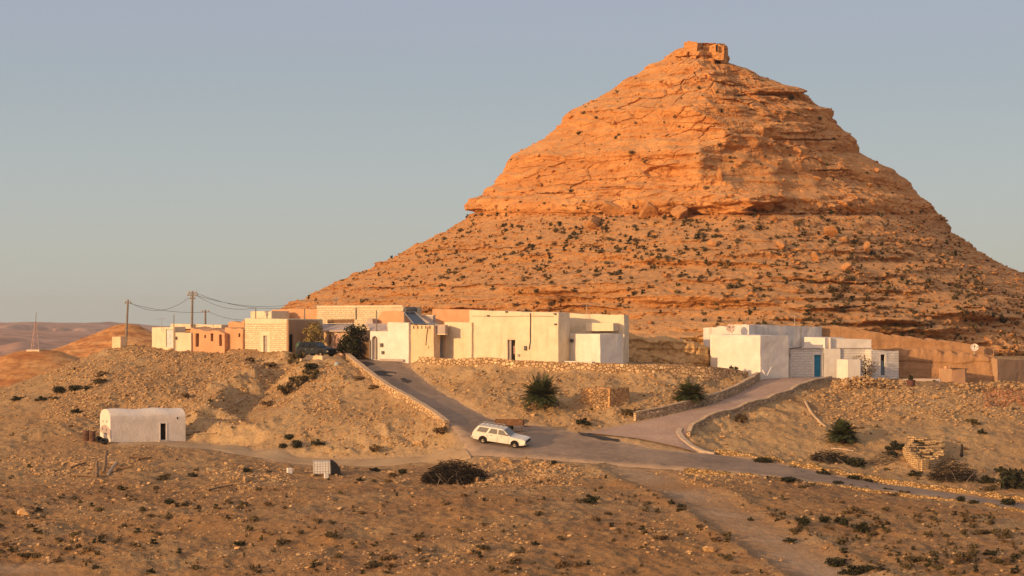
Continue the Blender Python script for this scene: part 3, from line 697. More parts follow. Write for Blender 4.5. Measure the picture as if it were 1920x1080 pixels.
wt.nodes['Background'].inputs[1].default_value = .15
SC.view_settings.view_transform = 'Standard'; SC.view_settings.look = 'None'; SC.view_settings.exposure = 0.0; SC.view_settings.gamma = 1
SC.cycles.max_bounces = 5; SC.cycles.diffuse_bounces = 3
# ------------------------------------------------------------------ buildings
WHITE = mat_plaster('white limewash', (.74, .685, .60), (.55, .45, .34), .35)
WHITE2 = mat_plaster('weathered limewash', (.66, .61, .55), (.42, .34, .26), .75)
CREAM = mat_plaster('cream render', (.76, .62, .43), (.60, .42, .25), .6)
SAND = mat_plaster('sand render', (.72, .53, .33), (.50, .33, .18), .55)
ORANGE = mat_plaster('orange earth render', (.60, .335, .18), (.42, .23, .12), .45)
EARTH = mat_plaster('brown mud and shaded face render', (.40, .25, .145), (.28, .17, .10), .6, .05)
MAUVE = mat_plaster('cement render', (.44, .36, .315), (.34, .28, .24), .5)
BLOCKC = mat_blocks('pale stone blocks', (.76, .63, .42), (.46, .32, .18), .46, .23, .022, .16, .08)
BLOCKW = mat_blocks('whitewashed stone blocks', (.76, .71, .64), (.60, .54, .46), .50, .27, .03, .08, .2)
BLOCKO = mat_blocks('warm stone blocks', (.68, .47, .29), (.40, .24, .13), .40, .20, .02, .22, .12)
PINK = mat_plaster('pink render', (.56, .40, .32), (.45, .31, .24), .4)
M_BLUE = mat_plain('turquoise paint', (.01, .19, .33), .5, .4, var=.12)
M_GREEN = mat_plain('green paint', (.10, .20, .16), .5, .4)
M_DARK = mat_plain('dark void', (.022, .018, .015), .9, .1)
M_WOOD = mat_plain('old brown wood', (.20, .115, .06), .85, .2, var=.25, scale=6)
M_PALEDOOR = mat_plain('pale blue door paint', (.56, .60, .60), .6, .3)
M_GREYDOOR = mat_plain('grey mauve door paint', (.40, .345, .32), .65, .3)
M_METER = mat_plain('dark meter box', (.10, .085, .07), .6, .3)
M_STEEL = mat_plain('galvanised steel', (.36, .35, .34), .5, .4, .4)
M_POLE = mat_plain('weathered pole', (.24, .20, .165), .85, .2)
M_CABLE = mat_plain('black cable', (.06, .05, .045), .7, .2)
M_CONC = mat_plain('raw concrete', (.50, .42, .34), .9, .1)

def onwall(A, B, px, py=None):
    a = Vector((X(*A), A[1])); b = Vector((X(*B), B[1])); k = (px - CX) / FPX
    s = (k * a.y - a.x) / ((b.x - a.x) - k * (b.y - a.y)); q = a + (b - a) * s
    return (s * (b - a).length, Z(py, q.y) if py is not None else None)
def wall_block(root, name, A, B, pyt, depth, mat, ops=(), pyt2=None, pyb=None, rough=.03, step=.55, ragged=0.0):
    rough = rough * 1.2
    """a hand-built wall volume standing on the line A-B ((px, distance), seen from the front), its top at rows pyt (A) and pyt2 (B);
    ops: openings (px0, px1, py0, py1, reveal). Returns the frames of the openings."""
    a = Vector((X(*A), A[1], 0)); b = Vector((X(*B), B[1], 0)); t = b - a; L = t.length; t /= L; n = Vector((t.y, -t.x, 0))
    za, zb_ = Z(pyt, A[1]), Z(pyt if pyt2 is None else pyt2, B[1])
    if pyb is None: z0 = min(gz(*(p.xy)) for p in (a, b, a - n * depth, b - n * depth, (a + b) / 2)) - .5
    else: z0 = Z(pyb, A[1])
    O = []
    for (p0, p1, q0, q1, rv) in ops:
        u0, _ = onwall(A, B, p0); u1, _ = onwall(A, B, p1); _, zt = onwall(A, B, (p0 + p1) / 2, q0); _, zz = onwall(A, B, (p0 + p1) / 2, q1)
        O.append((u0, u1, zz, zt, rv))
    us = sorted(set([0, L] + [k for o in O for k in o[:2]])); zs = sorted(set([z0] + [k for o in O for k in o[2:4]]))
    def fill(v, st):
        out = []
        for i in range(len(v) - 1):
            m = max(1, round((v[i + 1] - v[i]) / st)); out += [v[i] + (v[i + 1] - v[i]) * k / m for k in range(m)]
        return out + [v[-1]]
    us = fill(us, step); ztop = lambda u: za + (zb_ - za) * u / L
    zmin = min(za, zb_); zs = [z for z in zs if z < zmin - .05]; zs = fill(zs + [zmin - .03], step)[:-1]
    m = MB(); P = lambda u, k, dd=0.0: a + t * u - n * dd + Vector((0, 0, zs[k] if k < len(zs) else ztop(u) + (ragged * float(perlin(u * 1.3 + A[0], 3.3, dd * .4)) if ragged else 0)))
    for i in range(len(us) - 1):
        for k in range(len(zs)):
            uc = (us[i] + us[i + 1]) / 2; zc = (zs[k] + (zs[k + 1] if k + 1 < len(zs) else zmin)) / 2
            if any(o[0] < uc < o[1] and o[2] < zc < o[3] for o in O): continue
            m.quad(P(us[i], k), P(us[i + 1], k), P(us[i + 1], k + 1), P(us[i], k + 1))
    ds = fill([0, depth], max(step, .8))
    for i in range(len(ds) - 1):
        for k in range(len(zs)):
            m.quad(P(0, k, ds[i + 1]), P(0, k, ds[i]), P(0, k + 1, ds[i]), P(0, k + 1, ds[i + 1]))
            m.quad(P(L, k, ds[i]), P(L, k, ds[i + 1]), P(L, k + 1, ds[i + 1]), P(L, k + 1, ds[i]))
    K = len(zs)
    for j in range(len(us) - 1):
        m.quad(P(us[j + 1], 0, depth), P(us[j], 0, depth), P(us[j], K, depth), P(us[j + 1], K, depth))
        for i in range(len(ds) - 1):
            m.quad(P(us[j], K, ds[i]), P(us[j + 1], K, ds[i]), P(us[j + 1], K, ds[i + 1]), P(us[j], K, ds[i + 1]))
    fr = []
    for (u0, u1, q0, q1, rv) in O:
        c = [a + t * u + Vector((0, 0, z)) for u, z in ((u0, q0), (u1, q0), (u1, q1), (u0, q1))]; e = [p - n * rv for p in c]
        m.quad(c[0], e[0], e[3], c[3]); m.quad(c[1], c[2], e[2], e[1]); m.quad(c[3], e[3], e[2], c[2]); m.quad(c[0], c[1], e[1], e[0]); m.quad(e[0], e[1], e[2], e[3])
        fr.append((c[0], t, n, u1 - u0, q1 - q0, rv))
    # shared noise keeps the seams closed
    co = np.array([tuple(v) for v in m.v]); dsp = np.stack([fbm(co[:, 0] * .5 + 13 * k, co[:, 1] * .5, co[:, 2] * .6, 3) for k in range(3)], -1) * rough
    m.v = [Vector(v) for v in (co + dsp)]
    o = m.build(name, mat, root); o.data.validate()
    return fr
def leaf(root, fr, name, mat, inset=.04, x0=0, x1=1, y0=0, y1=1, thick=.05, back=None):
    o, t, n, w, h, rv = fr; p = o + t * w * x0 + Vector((0, 0, h * y0)) - n * ((rv if back is None else back) - .012)
    return MB().box(p + t * inset * (x0 == 0), t * (w * (x1 - x0) - inset * (x0 == 0) - inset * (x1 == 1)), n * thick, (0, 0, h * (y1 - y0) - inset * (y1 == 1))).build(name, mat, root)
def arch(root, fr, mat, name='arch', k=12):
    o, t, n, w, h, rv = fr; r = w / 2; c = o + t * r + Vector((0, 0, h - r)); m = MB()
    for sgn in (-1, 1):
        pts = [c + t * sgn * r + Vector((0, 0, r + .01))] + [c + t * math.sin(x) * r * sgn + Vector((0, 0, math.cos(x) * r)) for x in [math.pi / 2 * i / k for i in range(k, -1, -1)]]
        m.prism([p + n * .012 for p in pts], -n * (rv * .9))
    return m.build(name, mat, root, recalc=True)
def surround(root, fr, mat, wd=.14, out=.035, arched=False, name='door_surround'):
    o, t, n, w, h, rv = fr; m = MB()
    if arched:
        r = w / 2; c = o + t * r + Vector((0, 0, h - r))
        for i in range(16):
            x0, x1 = math.pi * i / 16, math.pi * (i + 1) / 16; q = []
            for x in (x0, x1):
                for rr in (r, r + wd): q.append(c + t * math.cos(x) * rr + Vector((0, 0, math.sin(x) * rr)))
            m.prism([q[0], q[1], q[3], q[2]], n * out)
        for s in (-wd, w): m.box(o + t * s, t * wd, n * out, (0, 0, h - r))
    else:
        for s in (-wd, w): m.box(o + t * s, t * wd, n * out, (0, 0, h))
        m.box(o - t * wd + Vector((0, 0, h)), t * (w + 2 * wd), n * out, (0, 0, wd))
    return m.build(name, mat, root, recalc=True)
def wallbox(root, name, A, B, p0, p1, q0, q1, out, mat):
    "a box fixed to the wall A-B"
    u0, _ = onwall(A, B, p0); u1, _ = onwall(A, B, p1); _, zt = onwall(A, B, p0, q0); _, zb = onwall(A, B, p0, q1)
    a = Vector((X(*A), A[1], 0)); b = Vector((X(*B), B[1], 0)); t = (b - a).normalized(); n = Vector((t.y, -t.x, 0))
    return MB().box(a + t * u0 + n * .01 + Vector((0, 0, zb)), t * (u1 - u0), n * out, (0, 0, zt - zb)).build(name, mat, root, bevel=.008 if out > .04 else 0)
def house(name, px, d, label, cat='house', group=None):
    x = X(px, d); return thing(name, (x, d, gz(x, d)), label, cat, group)

# -- cream outbuilding with a pale metal door, at the end of the ridge
h = house('outbuilding', 303, 205, 'small flat cream outbuilding with pale blue metal door ending the village row', 'outbuilding')
A, B = (285, 206), (327, 203.5); fr = wall_block(h, 'wall', A, B, 614, 1.6, CREAM, [(311, 324, 617, 651.5, .18)], 613)
leaf(h, fr[0], 'door', M_PALEDOOR, x1=.52); leaf(h, fr[0], 'door', M_PALEDOOR, x0=.54)
# -- house with the long cream parapet
h = house('parapet_house', 372, 209, 'cream house with a long pale parapet above a shadowed porch, beside the small outbuilding')
wall_block(h, 'parapet', (320, 208.5), (415, 205.8), 607, 3.0, CREAM, pyb=616.5, pyt2=609)
wall_block(h, 'porch_wall', (322, 209.2), (413, 206.6), 615.5, 3.5, ORANGE, [(336, 350, 617.5, 640, .5), (372, 398, 618, 640, .5)], 617)
A, B = (325, 203.2), (358, 202.2); wall_block(h, 'yard_wall', A, B, 623.5, .5, CREAM, pyt2=624)
wallbox(h, 'meter_box', A, B, 330, 332.5, 631, 637, .12, M_METER)
# -- roofless orange house
h = house('ruined_house', 405, 202, 'roofless orange mud house with ragged wall tops and dark broken doorways', 'ruin')
A, B = (357.5, 202.5), (421, 200.5); fr = wall_block(h, 'wall', A, B, 616.5, 3.6, ORANGE, [(366.5, 373, 625, 650, .5), (383, 386, 628, 634, .3), (395, 400, 625, 640, .5), (411, 416, 627, 649, .6)], 622, ragged=.45)
for k in (0, 1, 2, 3): leaf(h, fr[k], 'doorway' if k != 1 else 'window', M_DARK if k != 0 else M_WOOD)
A, B = (421.5, 201.5), (455, 199.8); fr = wall_block(h, 'side_room', A, B, 615, 4.0, ORANGE, [(447, 450.5, 625, 632, .3)], 617, ragged=.2); leaf(h, fr[0], 'window', M_DARK)
wall_block(h, 'roof_rubble', (428, 203.8), (458, 203), 608, 2.5, ORANGE, pyt2=603, pyb=625, ragged=.6)
# -- bright block house
h = house('block_house', 499, 198, 'bright pale stone block house with one tall narrow slot door')
A, B = (459, 200), (539, 196); fr = wall_block(h, 'wall', A, B, 597, 5.5, BLOCKC, [(494, 501.5, 629, 660.5, .22)], 598.5, rough=.02)
leaf(h, fr[0], 'door', M_GREYDOOR); surround(h, fr[0], CREAM, .42, .03)
wallbox(h, 'top_band', A, B, 459.6, 538.5, 598.2, 606.5, .025, CREAM)
# -- earth house in shade beside it, with the arched door
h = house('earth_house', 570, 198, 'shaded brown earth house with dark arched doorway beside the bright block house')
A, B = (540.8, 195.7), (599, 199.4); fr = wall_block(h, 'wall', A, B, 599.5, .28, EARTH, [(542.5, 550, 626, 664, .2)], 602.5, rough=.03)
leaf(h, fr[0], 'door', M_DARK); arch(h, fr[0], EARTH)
# -- upper terrace structures behind
h = house('roof_room', 488, 214, 'low cream roof room standing behind the bright block house', 'roof room')
wall_block(h, 'wall', (470, 215), (509, 213), 584, 3, CREAM, pyt2=583, rough=.01); 
h = house('orange_terrace_wall', 550, 217, 'long low orange terrace wall at the mountain foot above the shaded earth house', 'wall')
wall_block(h, 'wall', (509.5, 218), (598, 214), 580.5, 1.5, ORANGE, pyt2=579, ragged=.12)
h = house('stone_block_house', 675, 210, 'upper house of exposed cream stone courses behind the canopy of the arched stone house')
A, B = (594, 212), (757, 206.5); wall_block(h, 'wall', A, B, 573.5, 4, BLOCKC, pyt2=575, rough=.02)
wallbox(h, 'coping', A, B, 594.3, 755, 573.2, 576, .06, CREAM)
wallbox(h, 'drain_pipe', A, B, 667.3, 668.6, 577, 599, .08, M_METER)
# -- arched stone house with a canopy
h = house('arched_house', 632, 198, 'stone house with pink arched door, keyhole niche and grey canopy behind the dark bush')
A, B = (597, 199.5), (668, 194); fr = wall_block(h, 'wall', A, B, 619, 4.5, BLOCKO, [(626.5, 637.5, 627, 666, .2), (615.5, 621.5, 627, 641, .2)], 620)
leaf(h, fr[0], 'door', mat_plain('pink door paint', (.42, .26, .20), .6)); arch(h, fr[0], PINK); surround(h, fr[0], PINK, .22, .04, True)
leaf(h, fr[1], 'niche', M_WOOD); arch(h, fr[1], BLOCKO)
u, z = onwall(A, B, 618.5, 642.5); a = Vector((X(*A), A[1], 0)); b = Vector((X(*B), B[1], 0)); t = (b - a).normalized(); n = Vector((t.y, -t.x, 0))
MB().lathe(a + t * u + Vector((0, 0, z)) + n * .01, n, [(0, .26), (.015, .26), (.02, .25)], 20).build('niche_bowl', M_WOOD, h)
c = [W(602, 607, 204), W(664, 606.5, 200), W(668, 619, 192.6), W(606, 619.2, 198.2)]; MB().prism(c, (0, 0, -.16)).build('canopy', MAUVE, h, recalc=True, sub=1.2, rough=.03)
MB().box(W(614, 606, 202), W(664, 605.5, 199) - W(614, 606, 202), (0, .3, 0), (0, 0, .42)).build('roof_beam', M_WOOD, h)
# -- wooden yard gate
h = house('yard_gate', 688, 191, 'brown slatted timber gate between the dark bush and the white arched doorway', 'gate')
A, B = (679.5, 191.4), (695, 190.3)
for k in range(6):
    p = 680 + k * 2.6; wallbox(h, 'board', A, B, p, p + 2.1, 640 + k % 2, 673.5, .05, M_WOOD)
for q in (643, 656, 669): wallbox(h, 'rail', A, B, 679.6, 694.8, q, q + 2, .08, M_WOOD)
wallbox(h, 'post', A, B, 678.6, 680, 638, 675, .12, M_POLE); wallbox(h, 'post', A, B, 694.4, 695.8, 638, 675, .12, M_POLE)
# -- white house with arched door and tall block
h = house('white_arched_house', 730, 188.5, 'bright white house with arched grey door and taller blank wing at the road top')
A, B = (694, 190.4), (727.5, 189); fr = wall_block(h, 'wall', A, B, 621, 4, WHITE, [(697.5, 708.5, 630, 674.5, .35)], 621.5)
leaf(h, fr[0], 'door', M_GREYDOOR, y1=.93); arch(h, fr[0], WHITE); surround(h, fr[0], WHITE, .18, .05, True)
wallbox(h, 'meter_box', A, B, 714, 719, 643.5, 650.5, .13, M_METER); wallbox(h, 'meter_box', A, B, 716.5, 721, 658, 664, .13, M_METER)
c = [W(688, 607, 195), W(725, 606, 193), W(726, 620, 189.6), W(696, 621, 190.8)]; MB().prism(c, (0, 0, -.14)).build('canopy', MAUVE, h, recalc=True, sub=1.2, rough=.03)
A, B = (727, 188.9), (766, 186.9); wall_block(h, 'tall_wing', A, B, 604.5, 4.5, WHITE, pyt2=605.5, rough=.04)
wallbox(h, 'foot_shade_strip', (712, 189.2), (758, 187), 713, 757, 672.5, 677, .1, MAUVE)  # grey strip put in for the dark shading along the wall's foot
# -- orange gabled volume behind
h = house('orange_gable', 730, 197, 'plain orange slant sided wall rising behind the white arched house', 'wall')
c = [W(703, 607, 197.5), W(757, 612, 194.5), W(757, 585, 194.5), W(748, 583.2, 195), W(716, 583.5, 196.8)]; MB().prism(c, (.6, 2.4, 0)).build('wall', ORANGE, h, recalc=True, sub=1, rough=.03)
c = [W(682, 613, 197), W(700, 612, 196), W(698, 597.5, 196), W(690, 598, 196.6)]; MB().prism(c, (.4, 1.2, 0)).build('gable_stub', MAUVE, h, recalc=True)
# -- sand coloured house with drain holes under its roof edge
h = house('sand_house', 790, 188, 'sand coloured rough house with a row of small dark drain slots under its roof edge')
A, B = (766.5, 187.2), (813, 185.6); wall_block(h, 'wall', A, B, 609, 1.2, SAND, pyt2=609.5, rough=.05)
for k in range(6): wallbox(h, 'drain_slot', A, B, 767.5 + k * 7.6, 769.2 + k * 7.6, 611, 616.5, .02, M_DARK)
wallbox(h, 'cable_box', A, B, 799.5, 804, 648, 653, .1, SAND)
u0 = [onwall(A, B, p, q) for p, q in ((803, 612), (800.5, 628), (799, 648))]; a = Vector((X(*A), A[1], 0)); b = Vector((X(*B), B[1], 0)); t = (b - a).normalized(); n = Vector((t.y, -t.x, 0))
MB().tube([a + t * u + n * .06 + Vector((0, 0, z)) for u, z in u0], .035, 6).build('cable', M_CABLE, h)
# -- porch house: recessed pale door under a grey lintel box
h = house('porch_house', 824, 188.5, 'narrow recessed entrance with a pale door under a boxy grey lintel')
A, B = (812, 188.4), (836, 187.6); fr = wall_block(h, 'wall', A, B, 609, 4, SAND, [(817.5, 830, 635, 673, .2)], 609)
leaf(h, fr[0], 'door', M_PALEDOOR)
a = W(813.5, 626, 186.2); MB().box(a, W(834.5, 626, 185.4) - a, (.2, 1.9, 0), (0, 0, .88)).build('lintel_box', MAUVE, h, sub=.8, rough=.02)
MB().box(a + Vector((-.05, -.05, -.09)), W(834.5, 626, 185.4) - a + Vector((.1, 0, 0)), (.2, 1.9, 0), (0, 0, .088)).build('slab', CREAM, h)
# -- orange wall behind
h = house('orange_back_wall', 848, 198, 'flat orange plastered wall above the porch entrance, up against the slope', 'wall')
wall_block(h, 'wall', (811, 199), (886, 195.5), 579.5, 2, ORANGE, pyt2=580.5, rough=.04)
# -- long cream house
h = house('long_cream_house', 960, 185, 'long high blank cream house with a dark narrow door, above the stone retaining wall')
A0, B0 = (834.5, 188), (884, 185.8); wall_block(h, 'low_wing', A0, B0, 604.5, 4, CREAM, pyt2=604.5, rough=.05)
A, B = (880.5, 186.2), (1047, 181.2); fr = wall_block(h, 'wall', A, B, 581.5, 2.5, CREAM, [(951.5, 966.5, 637, 681, .30)], 586.5, rough=.06)
leaf(h, fr[0], 'door', M_DARK, x0=.36); leaf(h, fr[0], 'door_leaf', M_GREYDOOR, x1=.34)
o_, t_, n_v, w_, h_, rv_ = fr[0]; c = o_ + t_ * w_ * .62 - n_v * .235 + Vector((0, 0, h_ * .38)); MB().box(c, t_ * w_ * .3, n_v * .02, (0, 0, h_ * .36)).build('door_curtain', mat_plain('faded rose cloth', (.42, .25, .20), .9, var=.4, scale=9), h)
wallbox(h, 'meter_box', A, B, 983.5, 988, 648.5, 657, .14, M_METER); wallbox(h, 'meter_box', A, B, 970.5, 975, 663.5, 668.5, .1, MAUVE)
for p, q in ((950.5, 584.8), (916, 592), (1041, 588.5), (1042, 608)): wallbox(h, 'spout', A, B, p - 2, p + 2, q - 1.4, q + 1.4, .16, M_METER)
a = Vector((X(*A), A[1], 0)); b = Vector((X(*B), B[1], 0)); t = (b - a).normalized(); n = Vector((t.y, -t.x, 0))
pts = [onwall(A, B, p, q) for p, q in ((995, 587), (995.3, 606), (994.6, 622), (995, 640), (992.5, 655))]; MB().tube([a + t * u + n * .07 + Vector((0, 0, z)) for u, z in pts], .05, 6).build('drain_pipe', M_CABLE, h)
pts = [onwall(A, B, p, 593 + .5 * math.sin(p / 18)) for p in range(886, 1046, 8)]; MB().tube([a + t * u + n * .05 + Vector((0, 0, z)) for u, z in pts], .022, 5).build('cable', M_POLE, h)
C = (1170, 184.4); Bq = (1040, 187.2)
wall_block(h, 'upper_wall', Bq, C, 586.5, 1.6, CREAM, pyt2=591, rough=.05)
wall_block(h, 'balcony_band', (1099, 184.4), (1150, 183.2), 605, 1.4, CREAM, pyt2=606, pyb=620.5, rough=.03)
A, B = (1066, 183.6), (1125.5, 179.6); wall_block(h, 'annex', A, B, 625.5, 3.0, WHITE, pyt2=626.5, rough=.04)
wallbox(h, 'meter_box', A, B, 1071, 1075.5, 635.5, 642, .12, M_METER)
wallbox(h, 'bench', (1054, 182.6), (1117, 179.3), 1055, 1116, 676.5, 681, .45, WHITE)
A, B = (1125.8, 179.7), (1168, 184.2); wallbox(h, 'meter_box', A, B, 1129.5, 1131.5, 637, 644.5, .1, M_METER)
# -- white house at the head of the paved side road
h = house('white_house', 1440, 188, 'big white house with blank bright side and small green window above the paved side road')
A, B = (1332, 191.2), (1425.5, 185.2); wall_block(h, 'sunny_wing', A, B, 627, 4, WHITE, pyt2=629.5, rough=.04)
A, B = (1425, 185.2), (1481, 190.4); fr = wall_block(h, 'wall', A, B, 629.5, 5, WHITE, [(1437, 1445.5, 653.5, 668.5, .1)], 630.5, rough=.04)
leaf(h, fr[0], 'window', M_GREEN); surround(h, fr[0], WHITE, .07, .03, name='window_frame')
wall_block(h, 'back_wall', (1404, 192.5), (1541, 199), 608.5, 3, WHITE2, pyt2=613, rough=.06)
wall_block(h, 'back_room', (1318.5, 196), (1405, 192), 614.5, 3, WHITE2, pyt2=609.5, rough=.06, ragged=.15)
a = W(1428, 705, 185.2)
for (p0, p1) in (((1428, 690), (1436, 706)), ((1446, 689), (1438, 705))): MB().tube([W(*p0, 185.6), W(*p1, 184.9)], .06, 6).build('prop', WHITE, h)
# -- stone house with the turquoise door
h = house('blue_door_house', 1560, 191, 'whitewashed stone house with a turquoise door, joined to the big white house')
A, B = (1480.5, 190.2), (1636, 192.4); fr = wall_block(h, 'wall', A, B, 651.5, 4.5, BLOCKW, [(1526.5, 1539.5, 665, 706.5, .22), (1562.5, 1568.5, 667.5, 675, .1)], 654, rough=.04)
leaf(h, fr[0], 'door', M_BLUE); surround(h, fr[0], WHITE, .2, .035); leaf(h, fr[1], 'window', M_GREEN)
A2, B2 = (1544.5, 190.9), (1576, 191.3); wallbox(h, 'plaster_panel', A2, B2, 1545, 1575.5, 654, 708, .03, WHITE)
wall_block(h, 'parapet_block', (1508, 193), (1546.5, 190.9), 632, 3.2, WHITE, pyt2=633, pyb=653.5)
wall_block(h, 'parapet', (1546, 191.3), (1633.5, 192.5), 633.5, 3, WHITE, pyt2=636.5, pyb=655.2)
wallbox(h, 'gutter', A, B, 1482, 1634, 652.6, 654.2, .12, MAUVE)
wallbox(h, 'downpipe', A, B, 1553.5, 1556.5, 633, 672, .22, WHITE); wallbox(h, 'downpipe', A, B, 1571, 1574, 652, 707, .2, M_GREYDOOR)
a = Vector((X(*A), A[1], 0)); b = Vector((X(*B), B[1], 0)); t = (b - a).normalized(); n = Vector((t.y, -t.x, 0))
pts = [onwall(A, B, p, q) for p, q in ((1480, 668), (1482, 652.5), (1502, 651.5))]; MB().tube([a + t * u + n * .16 + Vector((0, 0, z)) for u, z in pts], .04, 6).build('conduit', M_CABLE, h)
A3, B3 = (1634, 191.2), (1685, 192.6); fr = wall_block(h, 'end_room', A3, B3, 656, 4.5, BLOCKW, [(1651, 1660, 664.5, 704, .25)], 658.5, rough=.05)
leaf(h, fr[0], 'door', mat_plain('slate blue paint', (.12, .17, .20), .6), y0=.0, y1=.68); leaf(h, fr[0], 'door_opening', M_DARK, y0=.7); surround(h, fr[0], WHITE, .2, .03)
# -- small white shed
h = house('white_shed', 1595, 188.4, 'small white cube shed with a narrow green door in front of the turquoise door house', 'shed')
A, B = (1573.5, 189), (1590, 187); fr = wall_block(h, 'wall', A, B, 673.5, 1.4, WHITE, [(1580.5, 1586.5, 678, 709.5, .15)], 674.5, rough=.02)
leaf(h, fr[0], 'door', mat_plain('pale green paint', (.36, .44, .36), .6))
A, B = (1589.8, 187), (1617, 188.2); wall_block(h, 'front_wall', A, B, 674.5, 1.6, WHITE, pyt2=675.5, rough=.02)
wallbox(h, 'vent', A, B, 1602, 1607.5, 683, 685.5, .03, M_METER)
# -- cut earth bank behind and the far brown house
def cliff_panel(root, name, L, top, base, mat, thick=3.0, seed=0.0, amp=.55):
    P = resample([(p, 600, d) for p, d in L], 130); tp = np.interp(np.linspace(0, 1, 130), np.linspace(0, 1, len(top)), top) + 5 * fbm(np.arange(130) * .12, np.zeros(130) + seed, np.zeros(130), 3); nr = 46; g = np.linspace(0, 1, nr)
    dd = P[:, 1]; zt = (HZ - tp) / FPX * dd; zb = (HZ - base) / FPX * dd - .8
    ZZ = zb[None] * (1 - g[:, None]) + zt[None] * g[:, None]; x = np.repeat(P[None, :, 0], nr, 0); y = np.repeat(P[None, :, 1], nr, 0)
    v1, v2, vc = voro(x / 1.5 + seed, y / 1.5, ZZ / .8); k = amp * (1.3 * fbm(x / 3.1 + seed, y / 3.1, ZZ / 5, 5, .6) + .4 * (vc - .5) - .25 * np.clip(1 - (v2 - v1) / .12, 0, 1)) + 1.3 * amp * (beds(ZZ + .35 * fbm(x / 3, y, ZZ, 2), .75, int(seed) + 3) - .5)
    y2 = y - k * np.clip((1 - g[:, None]) * 9, 0, 1) + g[:, None] * .5
    top2 = np.stack([x[-1:], y2[-1:] + thick, ZZ[-1:] + .1], -1); Q = np.concatenate([np.stack([x, y2, ZZ], -1), top2], 0)
    off = np.array(root.location); o = link(name, grid_mesh(name, Q - off), mat, root); return o
MCUT = mat_plaster('cut earth', (.39, .215, .105), (.25, .13, .06), .9, .10)
h = house('earth_bank', 1750, 195, 'tall cut bank of streaked brown earth behind the whitewashed end room', 'earth bank')
cliff_panel(h, 'upper_face', [(1535, 199.5), (1700, 198.5), (1800, 198), (1866, 197.5)], [611, 614, 624, 632, 638, 644, 655], 700, MCUT, 3, 2.0, .13)
cliff_panel(h, 'lower_face', [(1680, 196.4), (1760, 196), (1855, 194.6), (1870, 194.8)], [657, 656, 657, 660, 663, 667, 672], 714, MCUT, 2.2, 11.0, .13)
hb = house('rock_bank', 1245, 190, 'yellowish eroded rock face with ledges between the cream house and the big white house', 'rock face')
MMARL = mat_plaster('yellow marl', (.58, .37, .17), (.40, .23, .10), .6, .14)
cliff_panel(hb, 'face', [(1160, 191.5), (1200, 190.2), (1250, 189.2), (1300, 189.4), (1338, 191.5)], [618, 628, 636, 632, 640, 646, 655], 690, MMARL, 4, 5.0, .55)
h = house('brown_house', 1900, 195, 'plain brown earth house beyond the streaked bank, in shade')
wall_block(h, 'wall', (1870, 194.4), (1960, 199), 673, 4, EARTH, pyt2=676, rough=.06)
h = house('orange_hut', 1785, 192, 'tiny orange earth hut with a bright side in front of the streaked bank', 'hut')
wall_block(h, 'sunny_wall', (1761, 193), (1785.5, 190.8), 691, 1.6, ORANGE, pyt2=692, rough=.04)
wall_block(h, 'wall', (1785, 190.8), (1812.5, 192.2), 692.5, 1.6, EARTH, pyt2=693, rough=.04); MB().tube([W(1782, 690.5, 190.5), W(1814, 692, 191.8)], .07, 6).build('roof_pole', M_WOOD, h)  # brown face: the hut's shaded side, with the shade put into its colour
for p in (1774, 1780): MB().cbox(W(p, 690.3, 191.5), .4, .3, .22, p).build('roof_stone', ORANGE, h, sub=.2, rough=.06)
h = house('low_grey_wall', 1730, 190, 'low grey cement wall running up to the tiny orange hut', 'wall')
wall_block(h, 'wall', (1690, 190.6), (1763, 189.2), 711, .4, MAUVE, pyt2=709.5, rough=.05)
# -- orange stone hut on the bank
h = house('stone_hut', 1115, 171, 'small square hut of orange field stones set into the bank under the retaining wall', 'hut')
OST = mat_rubblewall('orange field stone', (.66, .37, .16), (.44, .22, .09), 4.2, .06)
A, B = (1090, 170.4), (1143, 167.6); wall_block(h, 'wall', A, B, 728, 2.6, OST, pyt2=728.5, rough=.06, ragged=.1)
A, B = (1143.2, 167.7), (1158, 169.6); wall_block(h, 'shaded_wall', A, B, 729.5, 1.8, mat_rubblewall('shade toned field stone', (.40, .25, .13), (.2, .12, .06), 4), pyt2=729, rough=.06)  # side away from the sun: its shade is put into a darker stone colour

